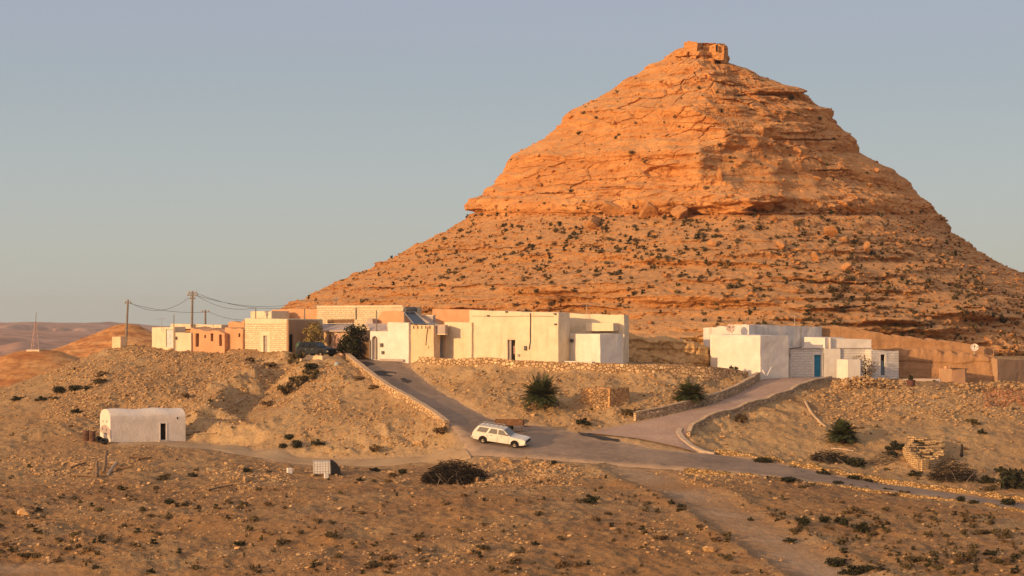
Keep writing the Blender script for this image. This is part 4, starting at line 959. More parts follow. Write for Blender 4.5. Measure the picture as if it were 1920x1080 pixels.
# -- vaulted hut on the terrace
def vaulted_hut():
    fl = Vector((X(207, 164.2), 164.2, 0)); t = Vector((.86, .51, 0)).normalized(); L = 7.15; n = Vector((t.y, -t.x, 0)); D = 3.0
    g0 = Z(830, 164.2); H = 2.22; rise = .76; r = thing('vaulted_hut', (fl.x, fl.y, g0), 'long white barrel vaulted hut with a black doorway, alone on the lower terrace', 'hut')
    sec = [(0, -.9), (0, H - .2), (.02, H)] + [(D / 2 - math.cos(a) * (D / 2 - .02), H + math.sin(a) * rise) for a in [math.pi * i / 18 for i in range(1, 18)]] + [(D - .02, H), (D, H - .2), (D, -.9)]
    m = MB(); N = 30; u0, u1, dz0, dz1 = 4.72, 5.28, .10, 1.62
    us = sorted([L * i / N for i in range(N + 1)] + [u0, u1]); us = [u for i, u in enumerate(us) if u in (u0, u1, 0, L) or min(abs(u - u0), abs(u - u1)) > .06]
    P = lambda u, s: fl + t * u - n * s[0] + Vector((0, 0, g0 + s[1] - .04 * (u / L) + (.05 * math.sin(u * 1.7) if s[1] > H else 0)))
    s2 = [(0, -.9), (0, dz0), (0, .85), (0, dz1)] + sec[1:]
    for i in range(len(us) - 1):
        for k in range(len(s2) - 1):
            uc = (us[i] + us[i + 1]) / 2
            if u0 < uc < u1 and k in (1, 2): continue
            m.quad(P(us[i], s2[k]), P(us[i + 1], s2[k]), P(us[i + 1], s2[k + 1]), P(us[i], s2[k + 1]))
    m.poly([P(0, s) for s in s2]); m.poly([P(L, s) for s in s2[::-1]])
    c = [fl + t * u + Vector((0, 0, g0 + z)) for u, z in ((u0, dz0 - .03), (u1, dz0 - .03), (u1, dz1 - .03), (u0, dz1 - .03))]; e = [p - n * .3 for p in c]
    m.quad(c[0], e[0], e[3], c[3]); m.quad(c[1], c[2], e[2], e[1]); m.quad(c[3], e[3], e[2], c[2]); m.quad(c[0], c[1], e[1], e[0])
    m.build('vault', mat_plaster('hut limewash', (.76, .66, .55), (.62, .50, .38), .3), r, smooth=False)
    MB().box(e[0] - n * .05, t * (u1 - u0), n * .04, (0, 0, dz1 - dz0)).build('door', M_DARK, r)
    f = MB()
    for s in (-.07, u1 - u0): f.box(c[0] + t * s + n * .004, t * .07, n * .03, (0, 0, dz1 - dz0 + .07))
    f.build('door_frame', WHITE, r)
    MB().box(c[0] - t * .25 + n * .01 - Vector((0, 0, .14)), t * 1.05, n * .5, (0, 0, .12)).build('door_step', M_CONC, r)
    for u, z in ((6.35, 1.95),): MB().cbox(fl + t * u + n * .0 + Vector((0, 0, g0 + z)), .1, .06, .2, math.atan2(t.y, t.x)).build('vent_hole', M_DARK, r)
    for y, z in ((.9, 1.78), (2.0, 1.74)): MB().box(fl - n * y - t * .02 + Vector((0, 0, g0 + z)), -n * .13, t * .05, (0, 0, .2)).build('vent_hole', M_DARK, r)
    # grey cement repair with two holes at the foot of the end wall
    pts = [(-.02, .35), (-.02, 1.15), (.5, 1.35), (1.3, 1.55), (2.0, 1.5), (2.7, 1.3), (2.9, .9), (2.2, .75), (1.4, .68), (.6, .72)]
    MB().prism([fl - n * y + Vector((0, 0, g0 + z)) - t * .002 for y, z in pts], -t * .03).build('cement_patch', MAUVE, r, recalc=True)
    for y, z in ((.95, 1.0), (2.05, 1.05)): MB().box(fl - n * y - t * .045 + Vector((0, 0, g0 + z)), -n * .14, t * .03, (0, 0, .22)).build('vent_hole', M_DARK, r)
    return fl, t, n, g0
hut_o, hut_t, hut_n, hut_z = vaulted_hut()
# ------------------------------------------------------------------ retaining walls, kerbs
def wallrun(name, L, h, th, mat, label, cat='retaining wall', inside=0, step=.35, below=.9, cap=None, lift=0.0, rough=.05):
    "a wall that follows the points L (its foot on the ground), h metres high, th thick"
    P = resample(L, max(8, int(sum((W(*a) - W(*b)).length for a, b in zip(L[:-1], L[1:])) / step))); n = len(P)
    tg = np.gradient(P[:, :2], axis=0); tg /= np.linalg.norm(tg, axis=1)[:, None]; nn = np.stack([tg[:, 1], -tg[:, 0]], -1)
    zz = np.array([float(gb(a, b)) for a, b in P[:, :2]])
    for _ in range(6): zz[1:-1] = .25 * zz[:-2] + .5 * zz[1:-1] + .25 * zz[2:]
    hh = h + rough * fbm(np.arange(n) * .3, np.zeros(n) + len(L), np.zeros(n), 3)
    rows = []
    for off, z in ((-th / 2, zz - below), (-th / 2, zz + hh * .5), (-th / 2, zz + hh - .04), (-th / 2 + .05, zz + hh), (th / 2 - .05, zz + hh), (th / 2, zz + hh - .04), (th / 2, zz + hh * .5), (th / 2, zz - below)):
        o = off + rough * .7 * fbm(np.arange(n) * .4, np.zeros(n) + off * 9, z * 1.5, 2)
        rows.append(np.stack([P[:, 0] + nn[:, 0] * o, P[:, 1] + nn[:, 1] * o, z + lift], -1))
    Q = np.stack(rows); c = Q.reshape(-1, 3).mean(0); c = Vector((float(P[n // 2, 0]), float(P[n // 2, 1]), float(zz[n // 2])))
    r = thing(name, c, label, cat)
    me = grid_mesh('masonry', Q - np.array(c), smooth=False); boxuv(me, c); link('masonry', me, mat, r)
    # end caps
    for k in (0, -1):
        m = MB(); m.poly([tuple(q) for q in Q[:, k]]); m.build('wall_end', mat, r)
    if cap:
        K = np.stack([Q[2], Q[3] + [0, 0, .06], Q[4] + [0, 0, .06], Q[5]]); K[0, :, :2] -= nn * .05; K[3, :, :2] += nn * .05; K[1, :, :2] -= nn * .09; K[2, :, :2] += nn * .09
        K[:, :, 2] += .005; me = grid_mesh('coping', K - np.array(c), smooth=False); boxuv(me, c); link('coping', me, cap, r)
    return r
RW = mat_rubblewall('retaining stone', (.60, .40, .22), (.30, .175, .08), 2.6, .09)
RW2 = mat_rubblewall('shade toned stone', (.52, .37, .225), (.33, .215, .125), 3.2, .07)  # wall stone with the tone of shaded faces put into its colour
MCOP = mat_plain('cement coping', (.52, .37, .23), .9, .1, bump=.03)
wallrun('retaining_wall', [(787,684,184.0),(850,685,181.9),(950,686.5,179.6),(1035,691,177.8),(1117,694,177.1),(1222,698,176.8),(1330,704,178.4),(1400,711,181.4)], .95, .45, RW, 'long stone retaining wall holding up the terrace of the cream house', lift=-.15)
wallrun('road_wall', [(645,668,195),(652,676,190),(664,686,186),(689,706,180),(727,734,174),(769,757,169),(812,784,163.6),(838,801,160.2)], .62, .42, RW, 'sunlit stone parapet wall following the climbing road beside the earth spur', 'parapet wall', cap=MCOP)
wallrun('ramp_wall', [(1190,790,165),(1235,779,166.8),(1280,769,168.9),(1355,748,174.4),(1412,720,181.4),(1424,709,186.4)], .72, .34, RW2, 'stone wall with cement coping along the bank side of the paved side road', 'parapet wall', cap=MCOP)
wallrun('bend_wall', [(1291,815,158.7),(1294,805,160.2),(1320,788,163.2),(1380,770,167.6),(1442,750,172.5),(1482,735,176.5),(1515,721,181),(1557,714,185)], .40, .34, RW2, 'curved stone wall on the outer edge of the paved side road, down to its bend', 'parapet wall', below=1.6, cap=MCOP)
KERB = mat_plain('cement kerb', (.50, .38, .26), .9, .1, bump=.02)
wallrun('kerb', [(1276,803,160.6),(1272,810,159.4),(1280,822,158),(1294,834,156.6),(1316,844,155.2),(1340,850,154.8)], .16, .5, KERB, 'curved pale cement kerb at the bend of the paved side road', 'kerb', below=.3, rough=.02)
ROWW = mat_rubblewall('yellow road stone', (.46, .30, .14), (.24, .14, .06), 4.2, .09)
wallrun('roadside_wall', [(1340,851,155.6),(1407,859,154.3),(1527,880,151.4),(1562,889,149.9),(1636,903,148),(1738,916,146.3),(1833,930,144.5),(1920,943,142.8),(2080,966,139.5)], .44, .5, ROWW, 'low wall of yellow stones along the upper side of the descending road', 'low wall', lift=-.02, rough=.26)
wallrun('road_edge_wall', [(1283,883,147.4),(1340,886,146.8),(1400,891,145.8),(1522,905.5,143.8),(1630,921,142.2),(1752,935,140.8),(1833,946,139.3),(1920,959,137.8),(2080,984,134.8)], .22, .5, ROWW, 'low edging of yellow stones along the lower side of the descending road', 'low wall', rough=.18)
r = thing('low_cement_wall', W(595, 675, 188), 'low sand coloured cement wall in front of the dark parked car', 'wall')
wall_block(r, 'wall', (561, 189.2), (604.5, 187.6), 666, .3, SAND, pyt2=667, rough=.02); wall_block(r, 'return_wall', (604.5, 187.7), (640, 189.5), 668, .3, SAND, pyt2=669, rough=.02)
# -- roofless round-cornered stone fold
def fold():
    r = thing('stone_fold', tuple(hit(1735, 866)), 'small roofless dry stone fold with crumbling yellow walls on the lower bank', 'stone enclosure')
    st = mat_blocks('dry stone', (.66, .46, .24), (.22, .13, .06), .34, .17, .03, .25, .2, .08)
    def run(name, px, dz, h):
        P = []
        for (p, d) in px: P.append(Vector((X(p, d), d, 0)))
        m = MB(); pts = []
        for a, b in zip(P[:-1], P[1:]):
            k = max(1, int((b - a).length / .3)); pts += [a.lerp(b, i / k) for i in range(k)]
        pts.append(P[-1]); n = len(pts); th = .42
        for i in range(n - 1):
            a, b = pts[i], pts[i + 1]; t = (b - a).normalized(); nn = Vector((t.y, -t.x, 0))
            z0 = min(gz(a.x, a.y), gz(b.x, b.y)) - .3; za = h + .22 * float(perlin(i * .6, 2.2, len(name))); 
            m.box(Vector((a.x, a.y, z0)) - nn * th / 2, t * ((b - a).length + .01 * (i % 2)), nn * (th + .015 * (i % 3)), (0, 0, .3 + za + .03 * (i % 2)))
        m.build(name, st, r, sub=.3, rough=.03)
    run('front_wall', [(1697, 156.4), (1726, 153.6), (1738, 153.9)], 0, .95)
    run('side_wall', [(1741, 154.2), (1774, 157.6)], 0, .7)
    m = MB(); rr = random.Random(4)
    for i in range(46):
        q = W(rr.uniform(1704, 1768), 0, rr.uniform(155.2, 160)); q.z = gz(q.x, q.y) + .5 + rr.random() * .22; m.cbox(q, rr.uniform(.4, .9), rr.uniform(.3, .5), .1 + .1 * rr.random(), rr.uniform(-.4, .4))
    m.build('fallen_roof', st, r, rough=.05, sub=.5)
    run('back_wall', [(1699, 157.2), (1712, 160.2), (1752, 161), (1772, 158.6)], 0, .7)
fold()

# ------------------------------------------------------------------ ruined tower on the summit
def ruin():
    c = W(1318, 110, 286); r = thing('ruined_tower', tuple(c), 'broken block of orange stone masonry crowning the summit of the mountain', 'ruin')
    st = mat_blocks('summit masonry', (.56, .27, .10), (.36, .16, .055), 1.0, .62, .02, .15, .2, .05)
    def blk(name, p0, p1, q0, q1, d0, d1, dep, m=st):
        a, b = W(p0, q1, d0), W(p1, q1, d1); h = Z(q0, d0) - Z(q1, d0)
        return MB().box(a, b - a, (.5, dep, 0), (0, 0, h)).build(name, m, r, sub=.5, rough=.30)
    blk('tower_block', 1284, 1306, 78, 112, 285.6, 283.2, 3.0); blk('side_block', 1306, 1317, 80, 110, 283.2, 285.4, 2.4)
    blk('main_block', 1320, 1357, 84, 112, 285.2, 283.6, 3.2); blk('end_block', 1352, 1362, 86, 118, 283.9, 286, 2.6)
    blk('ledge', 1264, 1288, 95, 104, 285.4, 284, 2.4, MROCK); blk('ledge', 1276, 1340, 110, 126, 284.2, 283, 3.0, MROCK)
    blk('parapet_stub', 1345, 1360, 82.5, 90, 284, 285, 1.6)
    q = MB(); q.box(W(1342, 97, 283.6) + Vector((0, -.35, 0)), (.28, 0, 0), (0, .3, 0), (0, 0, 1.0)); q.build('window_slit', M_DARK, r)
ruin()

# ------------------------------------------------------------------ poles, wires, dishes, heater
def pole(name, px, pt, pb, d, rad, label, cat='utility pole', arms=(), px2=None, mat=None):
    top = W(px if px2 is None else px2, pt, d); x = X(px, d); zb = min(Z(pb, d), gz(x, d)) - .3; b = Vector((x, d, zb))
    r = thing(name, (x, d, zb + .3), label, cat); MB().tube([b, b.lerp(top, .5), top], rad, 8, rad * .7).build('shaft', mat or M_POLE, r)
    for (q, w) in arms:
        c = b.lerp(top, (Z(q, d) - zb) / (top.z - zb)); MB().box(c + Vector((-w, -.09, -.06)), (2 * w, 0, 0), (0, .16, 0), (0, 0, .12)).build('crossarm', M_POLE, r)
        for s in (-.85, .0, .85): MB().lathe(c + Vector((w * s, -.01, .06)), (0, 0, 1), [(0, .05), (.06, .09), (.14, .09), (.2, .04)], 8).build('insulator', M_CONC, r)
    return top
T1 = pole('utility_pole', 235.5, 562, 650, 208, .15, 'leaning bare utility pole at the far end of the ridge, near the low hill', arms=((568, .35),), px2=240)
T2 = pole('utility_pole', 359, 546, 655, 207, .16, 'tall utility pole with two crossarms standing before the ruined orange house', arms=((549.5, .45), (553.5, .6), (560, .3)), px2=361)
T3 = pole('utility_pole', 385, 581, 625, 232, .16, 'short utility pole with a transformer head rising behind the parapet house', arms=((585, .5),))
T4 = pole('utility_pole', 571, 578, 665, 199, .10, 'thin dark utility pole beside the yellowish tree')
T5 = pole('service_pole', 706, 582, 645, 190.2, .09, 'slim dark service pole rising from the white arched house', 'pole')
T6 = pole('service_pole', 479.5, 577, 617, 199.2, .08, 'slim dark pole fixed to the bright block house', 'pole')
T7 = pole('service_pole', 326, 590, 650, 203, .06, 'slim dark pole beside the pale metal door of the outbuilding', 'pole')
T8 = pole('service_pole', 630, 556, 612, 222, .06, 'thin pole on the slope above the cream stone courses', 'pole', ((562, .3),))
def wire(a, b, sag, label, rad=.021, n=24):
    pts = [a.lerp(b, i / n) - Vector((0, 0, sag * 4 * (i / n) * (1 - i / n))) for i in range(n + 1)]
    o = MB().tube(pts, rad, 5).build('overhead_wire', M_CABLE); return tag(o, label, 'wire', 'overhead wires')
off = lambda v, z, x=0: v + Vector((x, 0, -z))
wire(off(T1, .35, .3), off(T2, .75, -.4), 1.15, 'sagging wire from the leaning pole up to the tall two armed pole')
wire(off(T1, .45, .3), off(T3, .3, -.4), .35, 'wire from the leaning pole to the short transformer pole')
wire(off(T2, .2, .4), off(T4, -.3), .9, 'upper wire from the tall two armed pole towards the yellowish tree')
wire(off(T2, .5, .5), off(T6, 0), .7, 'lower wire from the tall two armed pole to the bright block house')
wire(off(T2, .5, .5), W(566, 567, 260), .9, 'long wire from the tall two armed pole to the mountain foot')
wire(off(T3, .2, .4), W(462, 600, 203), .3, 'short wire from the transformer pole down towards the rubble roof')
def aerial(px, py, d, h, label):
    b = W(px, py, d); r = thing('roof_aerial', tuple(b), label, 'aerial'); t = b + Vector((0, 0, h)); MB().tube([b - Vector((0, 0, .5)), t], .03, 6).build('mast', M_STEEL, r)
    m = MB(); m.tube([t + Vector((-.5, .1, -.08)), t + Vector((.5, -.1, -.08))], .02, 5)
    for k in range(5): c = t + Vector((-.45 + .22 * k, .09 - .045 * k, -.08)); m.tube([c + Vector((-.05, -.25, 0)), c + Vector((.05, .25, 0))], .014, 4)
    m.build('antenna', M_STEEL, r)
aerial(303, 613, 204.5, 1.0, 'small television aerial on the roof of the cream outbuilding'); aerial(1100, 588, 185.5, .9, 'small television aerial on the high roof of the long cream house'); aerial(1490, 609, 196.8, 1.0, 'small television aerial on the back wall of the big white house')
# lattice radio mast on the far mound
def mast():
    b = W(64, 657, 420); r = thing('radio_mast', tuple(b), 'thin lattice radio mast on the rounded orange mound', 'mast')
    top = W(68, 585, 420); m = MB()
    for s in (0, 1, 2):
        a = 2 * math.pi * s / 3; o = Vector((math.cos(a), math.sin(a), 0)); m.tube([b + o * 1.1 + Vector((0, 0, -.5)), b.lerp(top, .6) + o * .35, top.lerp(b, .25) + o * .2], .09, 5)
    for k in range(9):
        f = .06 + k * .075; rr = 1.1 + (.35 - 1.1) * min(1, f / .6); c = b.lerp(top, f)
        m.tube([c + Vector((math.cos(2 * math.pi * s / 3 + k), math.sin(2 * math.pi * s / 3 + k), 0)) * rr for s in (0, 1, 2, 3)], .05, 4)
    m.build('lattice', mat_plain('mast steel', (.50, .34, .28), .6), r); MB().tube([top.lerp(b, .28), top], .07, 6).build('antenna', M_POLE, r)
    MB().cbox(b + Vector((0, 0, -.6)), 3.0, 2.4, .8).build('plinth', CREAM, r, bevel=.05)
mast()
def dish(px, py, d, rad, label, az, mat):
    c = W(px, py, d); r = thing('satellite_dish', tuple(c), label, 'satellite dish'); ax = Vector((math.sin(az), -math.cos(az), .35)).normalized()
    m = MB(); prof = [(.22 * (k / 8) ** 2 * rad * 1.6, rad * k / 8 + .004) for k in range(9)]; m.lathe(c, ax, prof + [(.22 * rad * 1.6 + .02, rad)] + [(p + .02, max(q - .01, .003)) for p, q in prof[::-1]], 22); m.build('reflector', mat, r, smooth=True, recalc=True)
    tip = c + ax * rad * 1.1; MB().tube([c - Vector((0, 0, rad * .9)) + ax * .15, tip - Vector((0, 0, .05))], .025, 5).build('feed_arm', M_STEEL, r); MB().cbox(tip - Vector((0, 0, .08)), .14, .12, .16).build('feed_horn', M_METER, r)
    MB().tube([c - ax * .04, c - ax * .25 - Vector((0, 0, .1)), c - ax * .25 - Vector((0, 0, rad + .7))], .045, 6).build('post', M_STEEL, r)
MDISH = mat_plain('rusted dish paint', (.62, .45, .36), .6, var=.35, scale=4)
dish(1371, 616, 191.2, .48, 'rusty round satellite dish on the parapet of the big white house', R(-25), MDISH)
dish(1827, 652, 196.5, .42, 'pale satellite dish on the edge of the streaked earth bank', R(-10), mat_plain('pale dish paint', (.74, .66, .56), .5))
def heater():
    r = thing('solar_water_heater', tuple(W(783, 608, 190)), 'dark sloping solar water heater with its tank on the sand coloured house roof', 'water heater')
    a, b, c, e = W(776, 607.6, 186.4), W(801, 607.8, 187.4), W(778, 585, 189.8), W(757.5, 585.5, 189)
    nrm = (b - a).cross(e - a).normalized()
    MB().prism([a, b, c, e], -nrm * .1).build('collector_panel', mat_plain('collector glass', (.045, .05, .06), .22, .6), r, recalc=True)
    f = MB()
    for p, q in ((a, b), (b, c), (c, e), (e, a)): f.tube([p + nrm * .01, q + nrm * .01], .05, 6)
    f.build('panel_frame', M_STEEL, r)
    t0, t1 = W(758, 581.5, 189.4), W(780, 581.5, 190.2); MB().lathe(t0, t1 - t0, [(0, .2), (.03, .30), (.1, .33), ((t1 - t0).length - .1, .33), ((t1 - t0).length - .03, .3), ((t1 - t0).length, .2)], 20).build('tank', mat_plain('tank jacket', (.10, .09, .085), .6), r, smooth=True)
    for p in (e, c): MB().tube([p, Vector((p.x + .1, p.y + .5, Z(609, 187)))], .04, 6).build('support_leg', M_STEEL, r)
heater()
h = thing('roof_tank', tuple(W(803, 605, 189.5)), 'grey sheet metal cistern behind the dark solar panel', 'water tank')
a = W(789, 609, 190.5); MB().box(a, W(812, 609, 189.8) - a, (.2, 1.2, 0), (0, 0, .95)).build('tank', MAUVE, h, bevel=.04); MB().box(a + Vector((-.03, -.03, .92)), W(812, 609, 189.8) - a + Vector((.06, 0, 0)), (.2, 1.26, 0), (0, 0, .09)).build('lid', M_STEEL, h)

# ------------------------------------------------------------------ cars
M_RUB = mat_plain('tyre rubber', (.025, .023, .021), .85, .2)
M_RIM = mat_plain('dusty wheel steel', (.36, .31, .25), .6, .3, .3)
M_CHR = mat_plain('dull chrome', (.45, .42, .38), .35, .5, .8)
def glass(name, c):
    t = NT(name, .12, .6); t.color(c); return t.m
def car(name, pos, heading, label, paint, prof, green, W0, wheels, roof_rack=False, glassm=None, wr=.31, cat='car', grille=None, panes=()):
    """prof: lower body side outline (x forward, z), green: cabin side outline; x from rear bumper forward"""
    r = thing(name, pos, label, cat); r.rotation_euler = (0, 0, heading)
    Lb = len(prof); xs = [p[0] for p in prof]; cx = (max(xs) + min(xs)) / 2
    me_off = Vector(pos)
    def wrapb(m, nm, mat, par=r, **k):
        m.v = [v + me_off for v in m.v]; 
        o = m.build(nm, mat, par, **k); return o
    V = lambda x, y, z: Vector((x - cx, y, z))
    # lower body: sections across the width with tumble-home
    m = MB(); rows = []
    for (y, sc, dz) in ((-W0 / 2 + .06, .985, -.02), (-W0 / 2, 1, 0), (-W0 / 2 + .03, .995, .02), (W0 / 2 - .03, .995, .02), (W0 / 2, 1, 0), (W0 / 2 - .06, .985, -.02)):
        rows.append((y, sc, dz))
    ys = [-W0 / 2, -W0 / 2 + .07, W0 / 2 - .07, W0 / 2]
    def ring(y, inset): 
        out = []
        for (x, z) in prof:
            k = inset
            out.append(V(cx + (x - cx) * (1 - k * .03), y, z - (k * 0) ))
        return out
    for a, b in zip(ys[:-1], ys[1:]):
        pass
    zmid = .55
    sect = [(-W0 / 2 + .05, 'lo'), (-W0 / 2, 'mid'), (-W0 / 2 + .05, 'hi'), (W0 / 2 - .05, 'hi'), (W0 / 2, 'mid'), (W0 / 2 - .05, 'lo')]
    n = len(prof); base = len(m.v)
    # extrude outline; shoulders pulled in
    left = [V(x, -W0 / 2 + (.07 if z > .72 else .03 if z < .35 else 0), z) for x, z in prof]; right = [Vector((v.x, -v.y, v.z)) for v in left]
    m.v += left + right
    m.f.append(tuple(range(n))); m.f.append(tuple(range(2 * n - 1, n - 1, -1)))
    for i in range(n): j = (i + 1) % n; m.f.append((i, i + n, j + n, j))
    wrapb(m, 'body', paint, bevel=.03, recalc=True, smooth=False)
    m = MB(); gl = [V(x, -W0 / 2 + (.10 if k < 0 else 0) + (.09 if z < 1.0 else .22), z) for k, (x, z) in enumerate(green)]; gr = [Vector((v.x, -v.y, v.z)) for v in gl]; n = len(green)
    m.v += gl + gr; m.f.append(tuple(range(n))); m.f.append(tuple(range(2 * n - 1, n - 1, -1)))
    for i in range(n): j = (i + 1) % n; m.f.append((i, i + n, j + n, j))
    wrapb(m, 'cabin', paint, bevel=.02, recalc=True)
    # panes lie 8 mm proud of the cabin sides
    z0, z1 = green[0][1], max(z for _, z in green); yl = lambda z: W0 / 2 - (.09 + .13 * (z - z0) / (z1 - z0)) + .008
    for pts in panes:
        for s in (-1, 1):
            q = [V(x, s * yl(z), z) for x, z in pts]; k = MB(); k.prism(q, (0, s * .012, 0)); wrapb(k, 'side_window', glassm, recalc=True)
    for nm, (a, b) in (('windscreen', grille['ws']), ('rear_window', grille['rw'])):
        (xa, za), (xb, zb) = a, b; d = Vector((zb - za, 0, -(xb - xa))).normalized(); d = d if (d.x > 0) == (nm == 'windscreen') else -d
        q = [V(xa, -yl(za) + .10, za), V(xa, yl(za) - .10, za), V(xb, yl(zb) - .07, zb), V(xb, -yl(zb) + .07, zb)]; k = MB(); k.prism([p + d * .006 for p in q], d * .012); wrapb(k, nm, glassm, recalc=True)
    for x in wheels:
        for s in (-1, 1):
            c = V(x, s * (W0 / 2 - .11), wr); m = MB().lathe(c - Vector((0, s * .09, 0)), (0, s, 0), [(0, wr * .62), (.02, wr * .95), (.05, wr), (.15, wr), (.18, wr * .95), (.19, wr * .62)], 22); w = wrapb(m, 'wheel', M_RUB)
            m = MB().lathe(c + Vector((0, s * .09, 0)), (0, s, 0), [(0, wr * .62), (.02, wr * .6), (.015, wr * .3), (.035, wr * .22), (.04, .01)], 18); wrapb(m, 'rim', M_RIM, w)
            # dark wheel arch, a hair proud of the body side
            k = MB(); y = s * (W0 / 2 - .012); arc = [V(x + math.cos(a) * wr * 1.22, y, wr + math.sin(a) * wr * 1.22) for a in [math.pi * i / 12 for i in range(13)]]
            k.prism(arc + [V(x - wr * 1.22, y, .24), V(x + wr * 1.22, y, .24)][::1], (0, s * .016, 0)); wrapb(k, 'wheel_arch', M_DARK, recalc=True)
    xf, xr = max(xs), min(xs)
    wrapb(MB().box(V(xf - .12, -W0 / 2 - .01, .36), (.2, 0, 0), (0, W0 + .02, 0), (0, 0, .14)), 'front_bumper', grille.get('bump', M_CHR), bevel=.03)
    wrapb(MB().box(V(xr - .08, -W0 / 2 - .01, .38), (.2, 0, 0), (0, W0 + .02, 0), (0, 0, .14)), 'rear_bumper', grille.get('bump', M_CHR), bevel=.03)
    wrapb(MB().box(V(xf - .03, -W0 / 2 + .30, .53), (.045, 0, 0), (0, W0 - .60, 0), (0, 0, .17)), 'grille', M_DARK)
    for s in (-1, 1):
        wrapb(MB().box(V(xf - .03, s * (W0 / 2 - .18) - .11, .53), (.06, 0, 0), (0, .22, 0), (0, 0, .17)), 'headlight', M_CHR, bevel=.02)
        wrapb(MB().box(V(xr - .02, s * (W0 / 2 - .12) - .08, .58), (.05, 0, 0), (0, .16, 0), (0, 0, .24)), 'tail_light', mat_plain('tail light red', (.25, .03, .02), .4), bevel=.01)
        wrapb(MB().box(V(grille['mir'], s * (W0 / 2 - .02) - .06, .98), (.08, 0, 0), (0, .14, 0), (0, 0, .1)), 'wing_mirror', M_METER, bevel=.02)
        for hx in grille['hand']: wrapb(MB().box(V(hx, s * (W0 / 2 - .03) - .02, .80), (.16, 0, 0), (0, .05, 0), (0, 0, .035)), 'door_handle', M_CHR)
        for lx in grille['lines']: wrapb(MB().box(V(lx, s * (W0 / 2 - .003) - .004, .30), (.012, 0, 0), (0, .009, 0), (0, 0, .55)), 'door_seam', M_METER)
    if roof_rack:
        m = MB()
        for s in (-1, 1): m.tube([V(.5, s * .55, z1 + .12), V(2.5, s * .55, z1 + .12)], .02, 6)
        for x in (.5, .9, 1.3, 1.7, 2.1, 2.5): m.tube([V(x, -.55, z1 + .12), V(x, .55, z1 + .12)], .018, 6)
        for x in (.6, 1.5, 2.4):
            for s in (-1, 1): m.tube([V(x, s * .55, z1 + .12), V(x, s * .6, z1 - .02)], .02, 6)
        wrapb(m, 'roof_rack', M_STEEL)
    return r
def on_ground(px, py): p = hit(px, py); return p
p = Vector((X(939, 155.4), 155.4, 0)); 
def slope_fit(r, L, Wd):
    "tilt a thing to the ground below it"
    hd = r.rotation_euler.z; f = Vector((math.cos(hd), math.sin(hd), 0)); s = Vector((-f.y, f.x, 0)); c = r.location
    g = lambda v: float(gb(v.x, v.y)) + .06
    zf, zr, zl, zq = g(c + f * L / 2), g(c - f * L / 2), g(c + s * Wd / 2), g(c - s * Wd / 2)
    up = (f * L + Vector((0, 0, zf - zr))).cross(s * Wd + Vector((0, 0, zl - zq))).normalized(); ff = (f * L + Vector((0, 0, zf - zr))).normalized(); ss = up.cross(ff)
    c.z = (zf + zr + zl + zq) / 4; r.rotation_euler = Matrix((ff, ss, up)).transposed().to_euler()
M_WCAR = mat_plain('cream white car paint', (.74, .69, .58), .45, .4, var=.06, scale=2)
GL1 = glass('dusty car glass', (.16, .14, .115)); GL2 = glass('dark car glass', (.008, .012, .014)); GL2.node_tree.nodes['Principled BSDF'].inputs['Specular IOR Level'].default_value = .25
wagon = car('estate_car', tuple(p), R(-17), 'old cream white estate car with a roof rack, parked where the roads meet', M_WCAR,
    [(.0, .40), (.06, .33), (.5, .28), (4.3, .26), (4.72, .34), (4.78, .55), (4.76, .74), (4.55, .80), (3.45, .90), (.12, .96), (.02, .86), (-.02, .6)],
    [(.06, .95), (3.42, .89), (2.72, 1.40), (2.5, 1.44), (.65, 1.47), (.42, 1.43)], 1.70, (1.0, 3.86), True, GL1, .31,
    grille=dict(ws=((3.36, .96), (2.78, 1.37)), rw=((.12, 1.0), (.40, 1.38)), mir=3.1, hand=(1.62, 2.52), lines=(1.35, 2.28, 3.28)),
    panes=([(.36, .99), (1.22, .98), (1.44, 1.38), (.60, 1.40)], [(1.42, .98), (2.20, .97), (2.18, 1.36), (1.62, 1.38)], [(2.32, .97), (3.14, .95), (2.70, 1.35), (2.32, 1.36)]))
slope_fit(wagon, 2.9, 1.4)
p = Vector((X(594, 190.5), 190.5, 0))
M_GCAR = mat_plain('blue grey car paint', (.010, .014, .017), .5, .2, 0, var=.08)
suv = car('parked_car', tuple(p), R(-36), 'dark blue grey car parked between the yellowish tree and the low cement wall', M_GCAR,
    [(.0, .45), (.06, .35), (.5, .30), (3.9, .28), (4.26, .36), (4.32, .62), (4.22, .84), (3.95, .92), (3.05, 1.02), (.1, 1.06), (.0, .9)],
    [(.06, 1.05), (3.0, 1.01), (2.25, 1.52), (2.0, 1.57), (.7, 1.57), (.35, 1.48)], 1.80, (.85, 3.48), False, GL2, .34,
    grille=dict(ws=((2.95, 1.07), (2.30, 1.48)), rw=((.12, 1.1), (.36, 1.44)), mir=2.75, hand=(1.3, 2.2), lines=(1.1, 2.0, 2.95), bump=M_GCAR),
    panes=([(.32, 1.10), (1.0, 1.09), (1.0, 1.48), (.55, 1.49)], [(1.08, 1.09), (1.85, 1.08), (1.85, 1.48), (1.08, 1.48)], [(1.95, 1.08), (2.75, 1.07), (2.20, 1.46), (1.95, 1.47)]))
suv.location.z = gz(p.x, p.y) + .05
